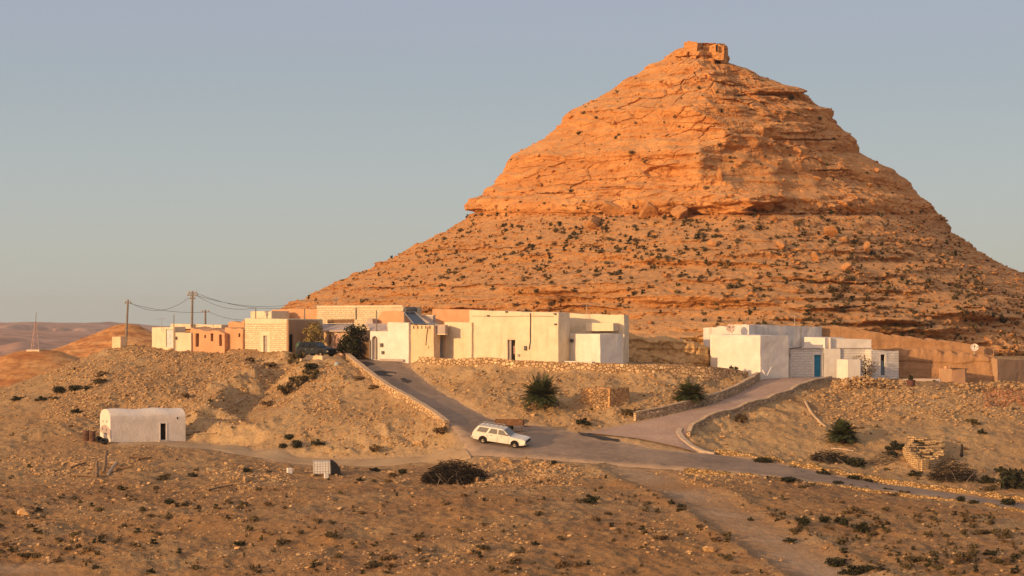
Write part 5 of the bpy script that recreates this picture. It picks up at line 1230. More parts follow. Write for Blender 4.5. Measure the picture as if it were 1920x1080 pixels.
# -- rusty flat trailer behind the estate car
def trailer():
    c = Vector((X(957, 160.2), 160.2, 0)); c.z = float(gb(c.x, c.y)) + .06; r = thing('flat_trailer', tuple(c), 'low rusty brown trailer standing on the road behind the white estate car', 'trailer'); t = Vector((math.cos(R(-6)), math.sin(R(-6)), 0)); n = Vector((t.y, -t.x, 0)); mr = mat_plain('rusty brown steel', (.19, .095, .045), .8, .2, var=.3)
    MB().box(c - t * 1.35 - n * .7 + Vector((0, 0, .55)), t * 2.5, n * 1.4, (0, 0, .08)).build('bed', mr, r)
    for s in (-.7, .66): MB().box(c - t * 1.35 + n * s + Vector((0, 0, .635)), t * 2.5, n * .04, (0, 0, .42)).build('side_board', mr, r)
    for s in (-1.35, 1.11): MB().box(c + t * s - n * .655 + Vector((0, 0, .635)), t * .04, n * 1.31, (0, 0, .40)).build('end_board', mr, r)
    for s in (-1, 1):
        w = MB().lathe(c - t * .1 + n * (s * .8) + Vector((0, 0, .3)) - n * .08 * s, n * s, [(0, .2), (.02, .29), (.14, .29), (.16, .2)], 18).build('wheel', M_RUB, r)
    MB().tube([c + t * 1.1 + Vector((0, 0, .5)), c + t * 1.9 + Vector((0, 0, .35))], .05, 6).build('drawbar', mr, r); MB().tube([c + t * 1.0 + n * .5 + Vector((0, 0, .5)), c + t * 1.0 + n * .5], .035, 6).build('stand', mr, r)
trailer()
# -- caged plastic water tank on its pallet, half under a black sheet
def ibc():
    g = hit(607, 893); c = g + Vector((.15, .9, 0)); c.z = g.z + .02; r = thing('caged_water_tank', tuple(c), 'white plastic water tank in a wire cage half covered by a black sheet', 'water tank'); t = Vector((math.cos(R(10)), math.sin(R(10)), 0)); n = Vector((t.y, -t.x, 0)); up = Vector((0, 0, 1))
    MB().box(c - t * 1.05 - n * .55, t * 1.35, n * 1.1, up * .14).build('pallet', M_WOOD, r)
    MB().box(c - t * 1.02 - n * .52 + up * .145, t * 1.28, n * 1.04, up * .98).build('bottle', mat_plain('milky plastic', (.80, .74, .66), .5, .4, var=.05), r, bevel=.06)
    m = MB()
    for k in range(7): a = c - t * (1.04 - .22 * k) ; m.tube([a + n * .545 + up * .14, a + n * .545 + up * 1.14, a - n * .545 + up * 1.14], .014, 5)
    for k in range(6): z = .16 + .195 * k; m.tube([c - t * 1.05 - n * .54 + up * z, c - t * 1.05 + n * .55 + up * z, c + t * .30 + n * .55 + up * z], .014, 5)
    for k in range(5): m.tube([c - t * 1.05 + n * (-.5 + .25 * k) + up * .14, c - t * 1.05 + n * (-.5 + .25 * k) + up * 1.14], .022, 5)
    m.build('cage', mat_plain('cage wire', (.42, .40, .37), .5, .4), r)
    bl = mat_plain('black sheet', (.012, .012, .013), .6, .3)
    pts = [c + t * .29 + up * 1.2, c + t * .45 + up * 1.17, c + t * .8 + up * .95, c + t * 1.05 + up * .62, c + t * 1.12 + up * .02, c + t * .29 + up * .02]
    MB().prism([q + n * .62 for q in pts], -n * 1.25).build('sheet', bl, r, recalc=True, sub=.3, rough=.06)
    for q, s in ((hit(543, 888), .42), (hit(612, 896) + Vector((0, -.1, 0)), .34)):
        o = MB().cbox(q - up * .05, s, s * .8, s * 1.15, .4).build('white_block', WHITE, None, bevel=.04); tag(o, 'small white block lying beside the caged water tank' if s > .4 else 'small white block in front of the black sheet of the water tank', 'block')
ibc()
# -- things by the vaulted hut
def barrel(px, py, label):
    c = hit(px, py); r = thing('barrel', tuple(c), label, 'barrel'); rb = mat_plain('rust brown drum', (.14, .07, .045), .75, .2, var=.3)
    MB().lathe(c - Vector((0, 0, .1)), (0, 0, 1), [(0, .27), (.02, .29), (.36, .29), (.38, .305), (.41, .29), (.7, .29), (.72, .305), (.75, .29), (.98, .29), (1.0, .27), (.99, .2)], 18).build('drum', rb, r); MB().lathe(c + Vector((.1, 0, .89)), (0, 0, 1), [(0, .04), (.03, .04)], 8).build('bung', M_STEEL, r)
barrel(162, 826, 'rusty dark drum standing at the end of the vaulted hut'); barrel(173, 827, 'browner drum standing close against the rusty dark drum')
def tyre(px, py, label, tilt):
    c = hit(px, py) + Vector((0, 0, .22)); m = MB(); ax = Vector((math.sin(tilt), -.6, math.cos(tilt))).normalized()
    m.lathe(c - ax * .1, ax, [(0, .2), (0, .34), (.04, .38), (.16, .38), (.2, .34), (.2, .2), (.1, .18), (0, .2)], 20); o = m.build('old_tyre', M_RUB, None); tag(o, label, 'tyre')
tyre(187, 829, 'black old tyre leaning at the sunny end of the vaulted hut', .6); tyre(195, 832, 'black old tyre lying flat at the corner of the vaulted hut', .15)
def plank(a, b, w, label, mat=None, th=.08, name='plank', dz=.08):
    p, q = hit(*a), hit(*b); p.z += dz; q.z += dz; t = (q - p); s = t.cross(Vector((0, 0, 1))).normalized() * w
    return tag(MB().box(p - s / 2, t, s, (0, 0, th)).build(name, mat or M_POLE, None, sub=.5, rough=.03), label, 'timber')
PW = mat_plain('sun bleached wood', (.52, .37, .24), .9, .1, var=.2, scale=6)
plank((306, 824), (365, 809), .45, 'long grey plank leaning up from the black doorway of the vaulted hut', MCOP, dz=.05); plank((354, 816), (406, 814), .16, 'pale thin pole lying on the path edge beyond the vaulted hut', PW); plank((330, 823), (375, 812), .2, 'brown plank beside the long grey plank near the hut doorway', M_WOOD)
def log(a, b, r, label, up=.1, top=0.0, mat=None):
    p, q = hit(*a), hit(*b); p.z += up; q.z += up + top
    return tag(MB().tube([p, p.lerp(q, .35) + Vector((.04, 0, .05)), p.lerp(q, .7) + Vector((-.03, 0, .02)), q], r, 8, r * .8).build('log', mat or M_WOOD, None), label, 'timber')
GW = mat_plain('grey brown trunk', (.25, .165, .095), .9, .1, var=.25, scale=6)
log((194, 889), (200, 882), .17, 'thick palm trunk stub standing up steeply among the fallen logs', .1, 1.5, GW); log((181, 893), (182, 890), .16, 'short stump upright beside the steep trunk stub', .0, 1.0, GW)
log((201, 894), (219, 872), .15, 'pale log sloping down from the fallen log group', .1, .1, PW); log((136, 893), (183, 895), .13, 'long log lying level at the foot of the log group', .1, 0, GW); log((219, 884), (248, 879), .1, 'thin dark log behind the sloping pale log', .12, .1)
log((243, 859), (272, 861), .08, 'thin branch lying in front of the vaulted hut', .1); log((258, 865), (284, 861), .08, 'second thin branch below the vaulted hut, pointing at the path', .1, .05); log((132, 880), (161, 870), .07, 'thin dark stick on the slope beyond the fallen logs', .1); log((390, 922), (436, 912), .07, 'long thin stick lying across the open stony ground', .1, 0, GW); log((440, 760), (467, 747), .1, 'pale pole lying on the slope above the vaulted hut', .12, 0, PW)
log((1558, 845), (1600, 851), .06, 'thin pole lying along the brush heap', .15, .1, PW); log((1524, 850), (1537, 866), .05, 'thin stick at the foot of the brush heap', .1, 0, PW)
# -- pipe running down the bank
def pipe(pts, r, label):
    q = []
    for a, b in zip(pts[:-1], pts[1:]):
        for k in range(6): c = hit(a[0] + (b[0] - a[0]) * k / 6, a[1] + (b[1] - a[1]) * k / 6); q.append(c + Vector((0, 0, r * .8)))
    return tag(MB().tube(q, r, 8).build('drain_pipe', MCOP, None), label, 'pipe')
pipe([(1510, 755), (1519, 773), (1533, 790), (1551, 805)], .12, 'pale drain pipe running down the bank to the palm bush')
# -- stones and a post
o = MB().tube([hit(1803, 856) + Vector((0, 0, -.2)), hit(1803, 856) + Vector((.02, 0, .55)), hit(1803, 856) + Vector((.05, 0, 1.0))], .17, 8, .07).build('burnt_stump', mat_plain('charred wood', (.03, .02, .018), .9), None); tag(o, 'dark burnt stump standing alone on the bare bank beyond the stone fold', 'stump')
h = thing('stone_pillar', tuple(hit(214, 650)), 'square pale masonry pillar at the edge of the ridge below the leaning pole', 'pillar'); wall_block(h, 'shaft', (210.5, 205.3), (226, 204.6), 631.5, 1.0, SAND, pyt2=631.5, rough=.03)
def planter():
    c = hit(1708, 724); r = thing('planter', tuple(c), 'dark planter tub with a small leafy plant before the streaked bank', 'planter')
    MB().lathe(c - Vector((0, 0, .1)), (0, 0, 1), [(0, .32), (.02, .36), (.6, .44), (.66, .46), (.7, .46), (.68, .36)], 16).build('tub', mat_plain('dark red tub', (.12, .05, .04), .7), r); return r, c
planter_o, planter_c = planter()
o = MB().lathe(hit(631, 687) - Vector((0, 0, .05)), (0.2, 0, 1), [(0, .1), (.03, .22), (.2, .3), (.42, .26), (.5, .12)], 14).build('grey_jar', mat_plain('grey jar glaze', (.36, .38, .36), .5), None, smooth=True); tag(o, 'round grey jar by the top end of the road parapet wall', 'jar')
def green_tank():
    c = Vector((X(563, 195), 195, 0)); c.z = gz(c.x, c.y); r = thing('green_cistern', tuple(c), 'upright dark green cistern beside the dark parked car', 'water tank')
    MB().lathe(c - Vector((0, 0, .2)), (0, 0, 1), [(0, .5), (1.5, .5), (1.62, .46), (1.75, .3), (1.8, .12)], 20).build('tank', mat_plain('green plastic', (.05, .085, .055), .5), r, smooth=True); MB().lathe(c + Vector((0, 0, 1.58)), (0, 0, 1), [(0, .16), (.08, .16), (.1, .1)], 12).build('lid', M_METER, r)
green_tank()
# ------------------------------------------------------------------ plants
def mat_leaf(name, c1, c2, rough=.75):
    t = NT(name, rough, .2); t.color(t.ramp(t.noise(t.pos(), 3.5, 3), [(.35, c1), (.65, c2)])); return t.m
L_OLIVE = mat_leaf('olive scrub leaf', (.075, .055, .025), (.15, .108, .048))
L_BROWN = mat_leaf('dry scrub twig', (.10, .062, .03), (.20, .125, .06))
L_DARK = mat_leaf('dark leaf', (.02, .022, .010), (.055, .05, .022))
L_PALM = mat_leaf('palm frond', (.030, .042, .014), (.085, .095, .032))
L_YEL = mat_leaf('yellowish leaf', (.20, .145, .05), (.38, .27, .10))
L_TWIG = mat_leaf('dead brush twig', (.012, .009, .006), (.035, .024, .014))
def leaf_soup(n, rx, ry, rz, size, seed, flat=.0, clumps=0, zc=.42):
    r = np.random.default_rng(seed)
    d = r.normal(size=(n, 3)); d /= np.linalg.norm(d, axis=1)[:, None]; q = r.random(n) ** .45
    if clumps:
        cd = r.normal(size=(clumps, 3)); cd /= np.linalg.norm(cd, axis=1)[:, None]; cd *= (.35 + .62 * r.random(clumps))[:, None]; k = r.integers(0, clumps, n)
        c = cd[k] + d * (q * (.22 + .25 * r.random(clumps))[k])[:, None]
    else: c = d * q[:, None] * (.75 + .5 * np.abs(fbm(d[:, 0] * 1.7 + seed, d[:, 1] * 1.7, d[:, 2] * 1.7, 2)))[:, None]
    c = c * [rx, ry, rz] + [0, 0, rz * zc * 2]; c[:, 2] = np.abs(c[:, 2]) * .98 + .01
    a = r.normal(size=(n, 3)); a /= np.linalg.norm(a, axis=1)[:, None]; b = np.cross(a, r.normal(size=(n, 3))); b /= np.linalg.norm(b, axis=1)[:, None]
    s = size * (.5 + r.random(n))[:, None]
    V = np.stack([c - a * s, c + b * s * .45, c + a * s, c - b * s * .45], 1).reshape(-1, 3); F = np.arange(n * 4).reshape(n, 4)
    return V, F
def shrub_mesh(name, n, w, h, size, seed, mat, clumps=0):
    V, F = leaf_soup(n, w / 2, w / 2, h / 2, size, seed, clumps=clumps); me = soup_mesh(name, V, F); me.materials.append(mat); return me
SHR = [shrub_mesh('scrub', 130, 1.0, .62, .11, 20 + k, (L_OLIVE, L_BROWN, L_OLIVE, L_DARK, L_OLIVE)[k], (0, 0, 7, 6, 9)[k]) for k in range(5)]
def put(name, me, loc, s, rz, label, cat, group=None, sz=1.0):
    o = bpy.data.objects.new(name, me); COL.objects.link(o); o.location = loc; o.scale = (s, s, s * sz); o.rotation_euler = (0, 0, rz); return tag(o, label, cat, group)
# -- scrub on the mountain
rows = np.arange(NR); vis = np.abs(AA[0]) < 1.75
def hill_at(px, py):
    i = int(np.clip(np.searchsorted(PYR, py), 2, NR - 3)); j = np.argmin(np.abs(HPX[i] - px) + np.where(vis, 0, 1e6)); return i, int(np.clip(j, 2, NC - 3))
def hill_dens(px, py):
    if py < 395: return .045 if py > 130 else 0
    rt = np.clip((px - 1330) / 250, 0, 1)
    band = np.interp(py, [395, 410, 480, 520, 560, 600, 640], [.6, 1, .8, .55, .3, .18, .05])
    right = np.interp(py, [430, 470, 560, 620, 660], [.7, 1, 1, .9, .4]); v = band * (1 - rt) + right * rt
    n = float(fbm(px / 45., py / 25., 1.5, 2)); return v * np.clip(.55 + n, .05, 1.2)
cand = []; r = np.random.default_rng(4)
while len(cand) < 2500:
    py = r.uniform(120, 668); px = r.uniform(500, 2000)
    if not (1310 - np.interp(py, *zip(*SL)) < px < 1310 + np.interp(py, *zip(*SR))): continue
    if py > 612 and 1170 < px < 1330: continue
    if r.random() > hill_dens(px, py): continue
    i, j = hill_at(px, py)
    if abs(HPX[i, j] - px) > 6: continue
    cand.append((HP[i, j], .30 + .72 * r.random() ** 2.2 + (.35 if r.random() < .05 else 0), r.integers(0, 5), r.uniform(0, 6.28)))
cand.sort(key=lambda c: -c[1])
SCRUB_L = ['olive green scrub bush growing on the stony mountainside', 'dry brown scrub bush growing on the stony mountainside', 'olive green scrub bush growing on the stony mountainside', 'dark scrub bush growing on the stony mountainside', 'olive green scrub bush growing on the stony mountainside']
for k, (p, s, m, a) in enumerate(cand[:290]):
    put('scrub_bush', SHR[m], (p[0], p[1] - .1, p[2] - .12 * s), s * 1.05, a, SCRUB_L[m], 'bush', ('olive scrub on the mountainside', 'dry scrub on the mountainside', 'olive scrub on the mountainside', 'dark scrub on the mountainside', 'olive scrub on the mountainside')[m])
def merged(name, items, meshes, mats):
    Vs, Fs, Ms, n = [], [], [], 0
    base = []
    for me in meshes:
        v = np.zeros(len(me.vertices) * 3, np.float32); me.vertices.foreach_get('co', v); f = np.zeros(len(me.loops), np.int32); me.loops.foreach_get('vertex_index', f); base.append((v.reshape(-1, 3), f.reshape(-1, 4)))
    for p, s, m, a in items:
        v, f = base[m]; c, d = math.cos(a), math.sin(a); w = np.stack([v[:, 0] * c - v[:, 1] * d, v[:, 0] * d + v[:, 1] * c, v[:, 2]], -1) * s + p
        Vs.append(w); Fs.append(f + n); Ms.append(np.full(len(f), mats[m])); n += len(v)
    me = soup_mesh(name, np.concatenate(Vs), np.concatenate(Fs)); me.materials.append(L_OLIVE); me.materials.append(L_BROWN); me.materials.append(L_DARK)
    me.polygons.foreach_set('material_index', np.concatenate(Ms).astype(np.int32)); o = bpy.data.objects.new(name, me); COL.objects.link(o); o['kind'] = 'stuff'; return o
MI = (0, 1, 0, 2, 0)
merged('mountain_undergrowth', [(p + [0, -.1, -.06], s * .95, m, a) for p, s, m, a in cand[290:]], SHR, MI)
# -- scrub on the open ground
r = np.random.default_rng(9); G = []
def openground(px, py):
    if py > 915:
        v = .25 + .9 * np.clip((px - 1420) / 150, 0, 1) * (py > 955) + .35 * np.clip((700 - px) / 500, 0, 1)
        return v * np.clip(.5 + 1.2 * float(fbm(px / 70., py / 30., 7.7, 3)), .03, 1.3)
    return .10
while len(G) < 1500:
    px = r.uniform(-40, 1960); py = r.uniform(690, 1079); 
    if py < 915 and r.random() < .55: continue
    if r.random() > openground(px, py): continue
    h = hit(px, py)
    if h is None or h.y > 203: continue
    if _look(soft, h.x, h.y) > .12 or _look(M_track, h.x, h.y) > .3: continue
    G.append((np.array(h), .13 + .46 * r.random() ** 3.2 * (1.15 if py > 940 else 1), r.integers(0, 5), r.uniform(0, 6.28)))
G.sort(key=lambda c: -c[1])
GL = ['low olive tuft on the stony open ground', 'low dry brown tuft on the stony open ground', 'low olive tuft on the stony open ground', 'low dark tuft on the stony open ground', 'low olive tuft on the stony open ground']
for p, s, m, a in G[:230]: put('scrub_tuft', SHR[m], (p[0], p[1], p[2] - .06 * s), s * 1.25, a, GL[m], 'plant', ('olive tufts on the open ground', 'dry tufts on the open ground', 'olive tufts on the open ground', 'dark tufts on the open ground', 'olive tufts on the open ground')[m], .8)
merged('ground_cover', [(p, s, m, a) for p, s, m, a in G[230:]], SHR, MI)
# -- single dark bushes one can point to: (px, py of the foot, width in px, flatness, label)
BIG = [shrub_mesh('bush', 420, 1.0, .66, .075, 60 + k, (L_DARK, L_DARK, L_OLIVE, L_BROWN)[k], (0, 9, 8, 10)[k]) for k in range(4)]
BUSH = [
 (1604,874,46,.55,0,'wide dark bush below the stone fold, over the yellow roadside wall'), (1679,843,38,.75,1,'round dark bush just uphill of the stone fold'), (1667,858,38,.5,0,'flat dark bush touching the lower corner of the stone fold'),
 (1542,890,30,.7,1,'dark bush overhanging the yellow roadside wall'), (1431,868,44,.4,0,'flat dark bush at the road edge nearest the bend'), (1487,877,14,.6,2,'tiny bush at the road edge after the flat one'),
 (1098,795,32,.65,1,'dark green bush beside the road junction below the orange stone hut'), (1186,779,44,.5,2,'low bush against the end of the paved road wall'), (1387,790,34,.7,3,'dry bush under the curved stone wall'),
 (1822,795,22,.8,2,'small bush high on the bare bank, upper of two'), (1842,812,20,.8,1,'small bush high on the bare bank, lower of two'),
 (543,824,22,.7,0,'black bush on the earth spur, topmost of a cluster of three'), (557,839,26,.85,0,'black bush on the earth spur, largest of a cluster of three'), (530,840,18,.8,0,'black bush on the earth spur, smallest of a cluster of three'), (596,833,30,.6,1,'black bush on the earth spur, apart from its cluster'),
 (27,751,26,.6,1,'dark bush low on the far hillside by the picture edge'), (77,750,24,.6,1,'dark bush on the hillside rubble, second along the row'), (110,735,26,.7,0,'dark bush on the hillside rubble, third along the row'), (140,733,30,.6,0,'dark bush on the hillside rubble, widest of its row'), (160,731,22,.7,1,'dark bush on the hillside rubble, last of its row'), (100,749,18,.6,2,'small bush just below the hillside row'), (147,774,26,.6,1,'lone dark bush on the slope above the vaulted hut'),
 (190,705,26,.6,3,'brown bush high on the ridge slope'), (187,718,30,.5,2,'green bush below the brown one on the ridge slope'), (350,745,16,.9,3,'reddish brown bush on the slope beyond the vaulted hut'),
 (536,741,34,1.0,2,'green bush in the gully, lowest of three'), (560,725,38,.9,2,'green bush in the gully, middle of three'), (583,710,34,.9,2,'green bush in the gully, topmost of three'), (505,760,30,.5,3,'brown scrub bush at the gully foot'), (702,846,26,.8,3,'dry bush between the dirt path and the earth spur'), (700,728,30,.4,3,'dry scrub bush along the foot of the road parapet'), (675,712,24,.5,3,'dry scrub bush near the top of the road parapet'), (830,812,40,.5,3,'dry bush at the lower end of the road parapet'),
 (556,683,30,1.2,2,'green bush at the end of the low cement wall'), (583,694,36,.6,0,'dark bush in front of the low cement wall'), (510,688,26,.6,3,'brown bush under the bright block house'), (470,676,24,.5,3,'brown bush at the foot of the ridge houses'),
 (1102,942,34,.8,1,'dark bush beside a pale stone on the open ground'), (1085,941,16,.7,2,'smaller bush touching the dark one on the open ground'), (1139,964,18,.5,2,'flat bush below the pale stone'), (1258,944,15,1.,1,'dark bush by the track, first of three'), (1273,950,15,.8,1,'dark bush by the track, second of three'), (1275,957,14,.7,1,'dark bush by the track, third of three'), (1313,988,20,.5,3,'brown bush on the bank of the track'), (1240,873,12,.7,1,'tiny dark bush on the road shoulder'), (1400,875,8,.9,1,'speck of a dark bush on the road shoulder near the bend'),
 (1510,982,30,.9,1,'dark bush in the lower cluster, first of its line'), (1546,978,30,.6,0,'dark bush in the lower cluster, second of its line'), (1570,978,22,.8,1,'dark bush in the lower cluster, third of its line'), (1583,984,22,.9,0,'dark bush in the lower cluster, fourth of its line'), (1622,995,40,.7,1,'widest dark bush of the lower cluster'), (1407,975,14,.9,1,'dark bush at the track edge above the lower cluster'), (1456,976,14,.8,1,'small dark bush between the track and the lower cluster'),
 (1879,1006,36,.7,2,'olive bush near the picture edge, larger of a pair'), (1838,1002,26,.6,2,'olive bush near the picture edge, smaller of a pair'), (1568,1060,48,.5,0,'broad dark bush at the bottom beside the track'), (1592,1076,50,.6,1,'broad dark bush at the very bottom beside the track'), (1625,1068,32,.5,0,'flat dark bush behind the broad pair at the bottom'), (1652,1066,24,.5,1,'small dark bush behind the broad pair at the bottom'), (1476,1014,28,.5,1,'dark bush on the track bank'), (1489,1000,22,.7,2,'olive bush above the track bank'), (1712,1054,40,.5,2,'wide olive tuft at the bottom corner ground'), (1810,1050,40,.6,2,'wide olive bush low in the bottom corner'), (1850,1040,30,.6,1,'dark bush low in the bottom corner'),
 (1360,1048,28,.6,2,'olive bush at the bottom on the near side of the track'), (1345,1013,26,.5,3,'brown bush on the near side of the track'), (1232,1010,20,.6,3,'brown bush among stones on the near side of the track'),
 (310,898,28,.6,2,'olive bush on the ground in front of the vaulted hut'), (363,893,24,.6,1,'dark bush in front of the vaulted hut nearer the path'), (462,884,18,.7,0,'black bush beside the dirt path'), (755,887,20,.7,0,'black bush on the rubble edge before the brush heap'), (735,893,22,.6,3,'brown bush on the rubble edge before the brush heap'), (706,883,22,.6,1,'dark bush on the rubble edge farther from the brush heap'), (676,900,18,.7,1,'dark bush at the end of the rubble edge'), (318,945,22,.7,0,'black bush alone on the stony ground below the hut'), (70,957,22,.6,1,'dark bush beside a pale boulder'), (1038,870,14,.9,0,'black bush on the rubble beside the road'),
 (45,1045,28,.5,2,'olive bush by the dirt track in the corner'), (105,1053,22,.5,3,'reddish bush by the dirt track in the corner'), (180,1066,16,.9,1,'dark round bush near the bottom, smaller of a pair'), (286,1072,20,.7,1,'dark round bush near the bottom, larger of a pair'), (448,1022,26,.5,0,'dark bush beside a grey stone'), (700,1062,40,.4,2,'flat olive bush at the bottom among stones'), (905,1030,26,.6,2,'olive bush on the lower stony ground'), (1005,1020,20,.6,1,'dark bush on the lower stony ground'),
 (1710,891,30,.6,1,'dark bush on the verge uphill of the roadside wall'), (1850,905,36,.7,1,'dark bush uphill of the yellow wall near the picture edge'), (1900,915,70,.75,0,'largest dark bush at the picture edge uphill of the road'), (1875,884,30,.6,1,'dark bush behind the largest one at the picture edge'), (1860,918,30,.5,2,'olive bush on the yellow wall near the picture edge'),
 (1440,897,18,.6,1,'dark bush on the lower road edge, first of the row'), (1478,902,40,.35,0,'flat dark bush on the lower road edge, longest of the row'), (1508,914,22,.5,2,'olive bush below the lower road edging'), (1571,909,28,.5,0,'dark bush on the lower road edge past the long one'), (1597,913,22,.5,1,'dark bush on the lower road edge, next but one past the long one'), (1622,915,18,.5,2,'olive bush on the lower road edge'), (1658,920,24,.5,1,'dark bush on the lower road edge, mid way down'), (1694,926,26,.5,2,'olive bush on the lower road edge, mid way down'), (1760,934,18,.5,1,'dark bush on the lower road edge, first of the far four'), (1780,937,16,.6,1,'dark bush on the lower road edge, second of the far four'), (1802,939,20,.7,0,'dark bush on the lower road edge, third of the far four'), (1827,943,24,.5,1,'dark bush on the lower road edge, last of the far four'), (1890,949,34,.7,0,'tall dark bush at the far end of the visible road'), (1600,899,30,.5,0,'dark bush at the foot of the yellow roadside wall, wider'), (1622,904,26,.5,1,'dark bush at the foot of the yellow roadside wall, narrower'),
]
twm = [None]
for k, (px, py, w, fl, m, lab) in enumerate(BUSH):
    p = hit(px, py + 1)
    if p is None: continue
    s = w / FPX * p.y; root = thing('bush', tuple(p - Vector((0, 0, .05))), lab.replace('picture edge', 'frame edge'), 'bush')
    root.scale = (s * 1.1, s * .9, s * fl * 1.25); root.rotation_euler = (0, 0, k * 1.7)
    o = bpy.data.objects.new('foliage', BIG[m]); COL.objects.link(o); o.parent = root
    if twm[0] is None:
        q = MB(); rr = random.Random(3)
        for i in range(9): a = rr.uniform(0, 6.28); q.tube([(0, 0, -.05), (math.cos(a) * .15, math.sin(a) * .15, .15), (math.cos(a) * .36, math.sin(a) * .36, .3 + .2 * rr.random())], .018, 4, .006)
        so_ = q.build('stem', L_TWIG, None); so_.parent = root; twm[0] = so_.data
    else:
        o = bpy.data.objects.new('stem', twm[0]); COL.objects.link(o); o.parent = root
# -- palm bushes
def palm(px, py, w, h, seed, label, n=64):
    p = hit(px, py); L = w / 2 / FPX * p.y; H = h / FPX * p.y; r = thing('palm_bush', tuple(p), label, 'palm'); rr = random.Random(seed); m = MB(); st = MB()
    for i in range(n):
        a = rr.uniform(0, 6.28); el = math.asin(rr.uniform(-.42, 1)); ln = (L * math.cos(el) ** 2 + H * .68 * math.sin(el) ** 2) * rr.uniform(.6, 1.12)
        d = Vector((math.cos(a) * math.cos(el), math.sin(a) * math.cos(el), math.sin(el))); pts = []
        c = p + Vector((math.cos(a) * .15 * rr.random(), math.sin(a) * .15 * rr.random(), H * .32))
        K = 9
        for k in range(K + 1): f = k / K; pts.append(c + d * ln * f + Vector((0, 0, -ln * .22 * f * f * math.cos(el))))
        st.tube(pts[::3], .02, 4, .006)
        for k in range(1, K + 1):
            t = (pts[k] - pts[k - 1]).normalized(); s = t.cross(Vector((0, 0, 1))); s = s.normalized() if s.length > .05 else Vector((1, 0, 0)); lf = .42 * math.sin(math.pi * (.12 + .8 * k / K)) * min(1, ln / 1.2)
            for sg in (-1, 1):
                for j in (0, .5):
                    b = pts[k - 1].lerp(pts[k], j); e = b + (t * .75 + s * sg * .75 + Vector((0, 0, rr.uniform(-.25, .35)))) * lf; wv = t * .045
                    m.quad(b - wv, b + wv, e + wv * .4, e - wv * .4)
    m.build('fronds', L_PALM, r); st.build('stems', mat_leaf('frond rib', (.12, .09, .04), (.2, .15, .07)), r)
    MB().lathe(p - Vector((0, 0, .2)), (0, 0, 1), [(0, .22), (.2, .24), (.42, .16), (.5, .05)], 10).build('stump', M_WOOD, r)
palm(1014, 764, 88, 70, 1, 'big dark round palm bush on the bank below the cream house', 230)
palm(1295, 757, 74, 52, 2, 'palm bush rising behind the wall of the paved side road', 170)
palm(1579, 831, 70, 48, 3, 'palm bush on the open bank, at the foot of the pale drain pipe', 170)
def tree(name, px, py, d, w, h, n, lm, seed, label, cat='tree', trunk=True, size=.13, clumps=16, low=.5):
    x = X(px, d); p = Vector((x, d, gz(x, d))); r = thing(name, tuple(p), label, cat); Wm, H = w / FPX * d, h / FPX * d
    V, F = leaf_soup(n, Wm / 2 * 1.25, Wm / 2 * 1.1, H / 2 * 1.15, size, seed, clumps=clumps, zc=low); me = soup_mesh('crown', V, F); link('crown', me, lm, r)
    m = MB(); rr = random.Random(seed)
    if trunk:
        m.tube([Vector(p) - Vector((0, 0, .2)), p + Vector((.05, 0, H * .3)), p + Vector((.0, .05, H * .6))], .1, 7, .05)
    for i in range(12):
        a = rr.uniform(0, 6.28); z = rr.uniform(.05, .4) * H; q = p + Vector((math.cos(a) * Wm * .38, math.sin(a) * Wm * .38, z + H * rr.uniform(.2, .45))); m.tube([p + Vector((0, 0, z)), p.lerp(q, .5) + Vector((0, 0, z * .5)), q], .035, 5, .012)
    m.build('trunk', L_TWIG, r); return r
tree('yellow_bush', 589, 652, 196.5, 40, 44, 1700, L_YEL, 5, 'tall yellowish leafy bush between the shaded earth house and the arched stone house', 'bush')
tree('dark_tree', 662, 668, 191.5, 52, 60, 3200, L_DARK, 6, 'dense dark green bushy tree beside the brown timber gate', size=.15, clumps=13)
tree('dry_bush', 1622, 706, 188.6, 52, 44, 900, L_BROWN, 8, 'bare brown twiggy bush between the white shed and the whitewashed end room', 'bush', size=.09)
tree('dry_shrub', 1376, 696, 184.6, 16, 16, 260, L_DARK, 9, 'small dark bush at the foot of the big white house side', 'bush', size=.09, clumps=6)
V, F = leaf_soup(160, .3, .3, .36, .1, 3, clumps=6); me = soup_mesh('plant_leaves', V + np.array([0, 0, .55]), F); o = link('plant', me, L_DARK, planter_o)
# -- heaps of dead brush
def brush(px, py, w, h, n, seed, label, branches=14, mat=L_TWIG):
    p = hit(px, py); W2, H = w / FPX * p.y / 2, h / FPX * p.y; p = p + Vector((0, W2 * .45, 0)); p.z = gz(p.x, p.y); r = thing('brush_heap', tuple(p), label, 'brush heap'); rr = random.Random(seed); m = MB()
    for i in range(n):
        a = rr.uniform(0, 6.28); q = rr.random() ** .5; c = p + Vector((math.cos(a) * q * W2, math.sin(a) * q * W2 * .6, H * rr.random() * (1 - q * q * .75))); c.z += gz(c.x, c.y) - p.z
        d = Vector((rr.gauss(0, 1), rr.gauss(0, 1), rr.gauss(0, .28))).normalized() * rr.uniform(.2, .55); m.tube([c - d, c + Vector((0, 0, .05)), c + d], .018, 3, .006, cap=False)
    m.build('twigs', mat, r); m = MB()
    for i in range(branches):
        a = rr.uniform(0, 6.28); c = p + Vector((rr.uniform(-.5, .7) * W2, -W2 * rr.uniform(.25, .62), 0)); c.z = gz(c.x, c.y); e = c + Vector((rr.uniform(-1.0, 1.0), rr.uniform(-.1, .4), H * rr.uniform(.15, .7))); m.tube([c, c.lerp(e, .5) + Vector((rr.uniform(-.1, .1), 0, .05)), e], .035, 5, .015)
    m.build('branches', mat_plain('grey branch', (.26, .20, .15), .9, .1), r)
brush(850, 908, 122, 42, 2200, 1, 'large heap of dark dead brush with grey branches below the road rubble', 22)
brush(1560, 868, 76, 24, 520, 2, 'low brown heap of cut twigs above the yellow roadside wall', 4)
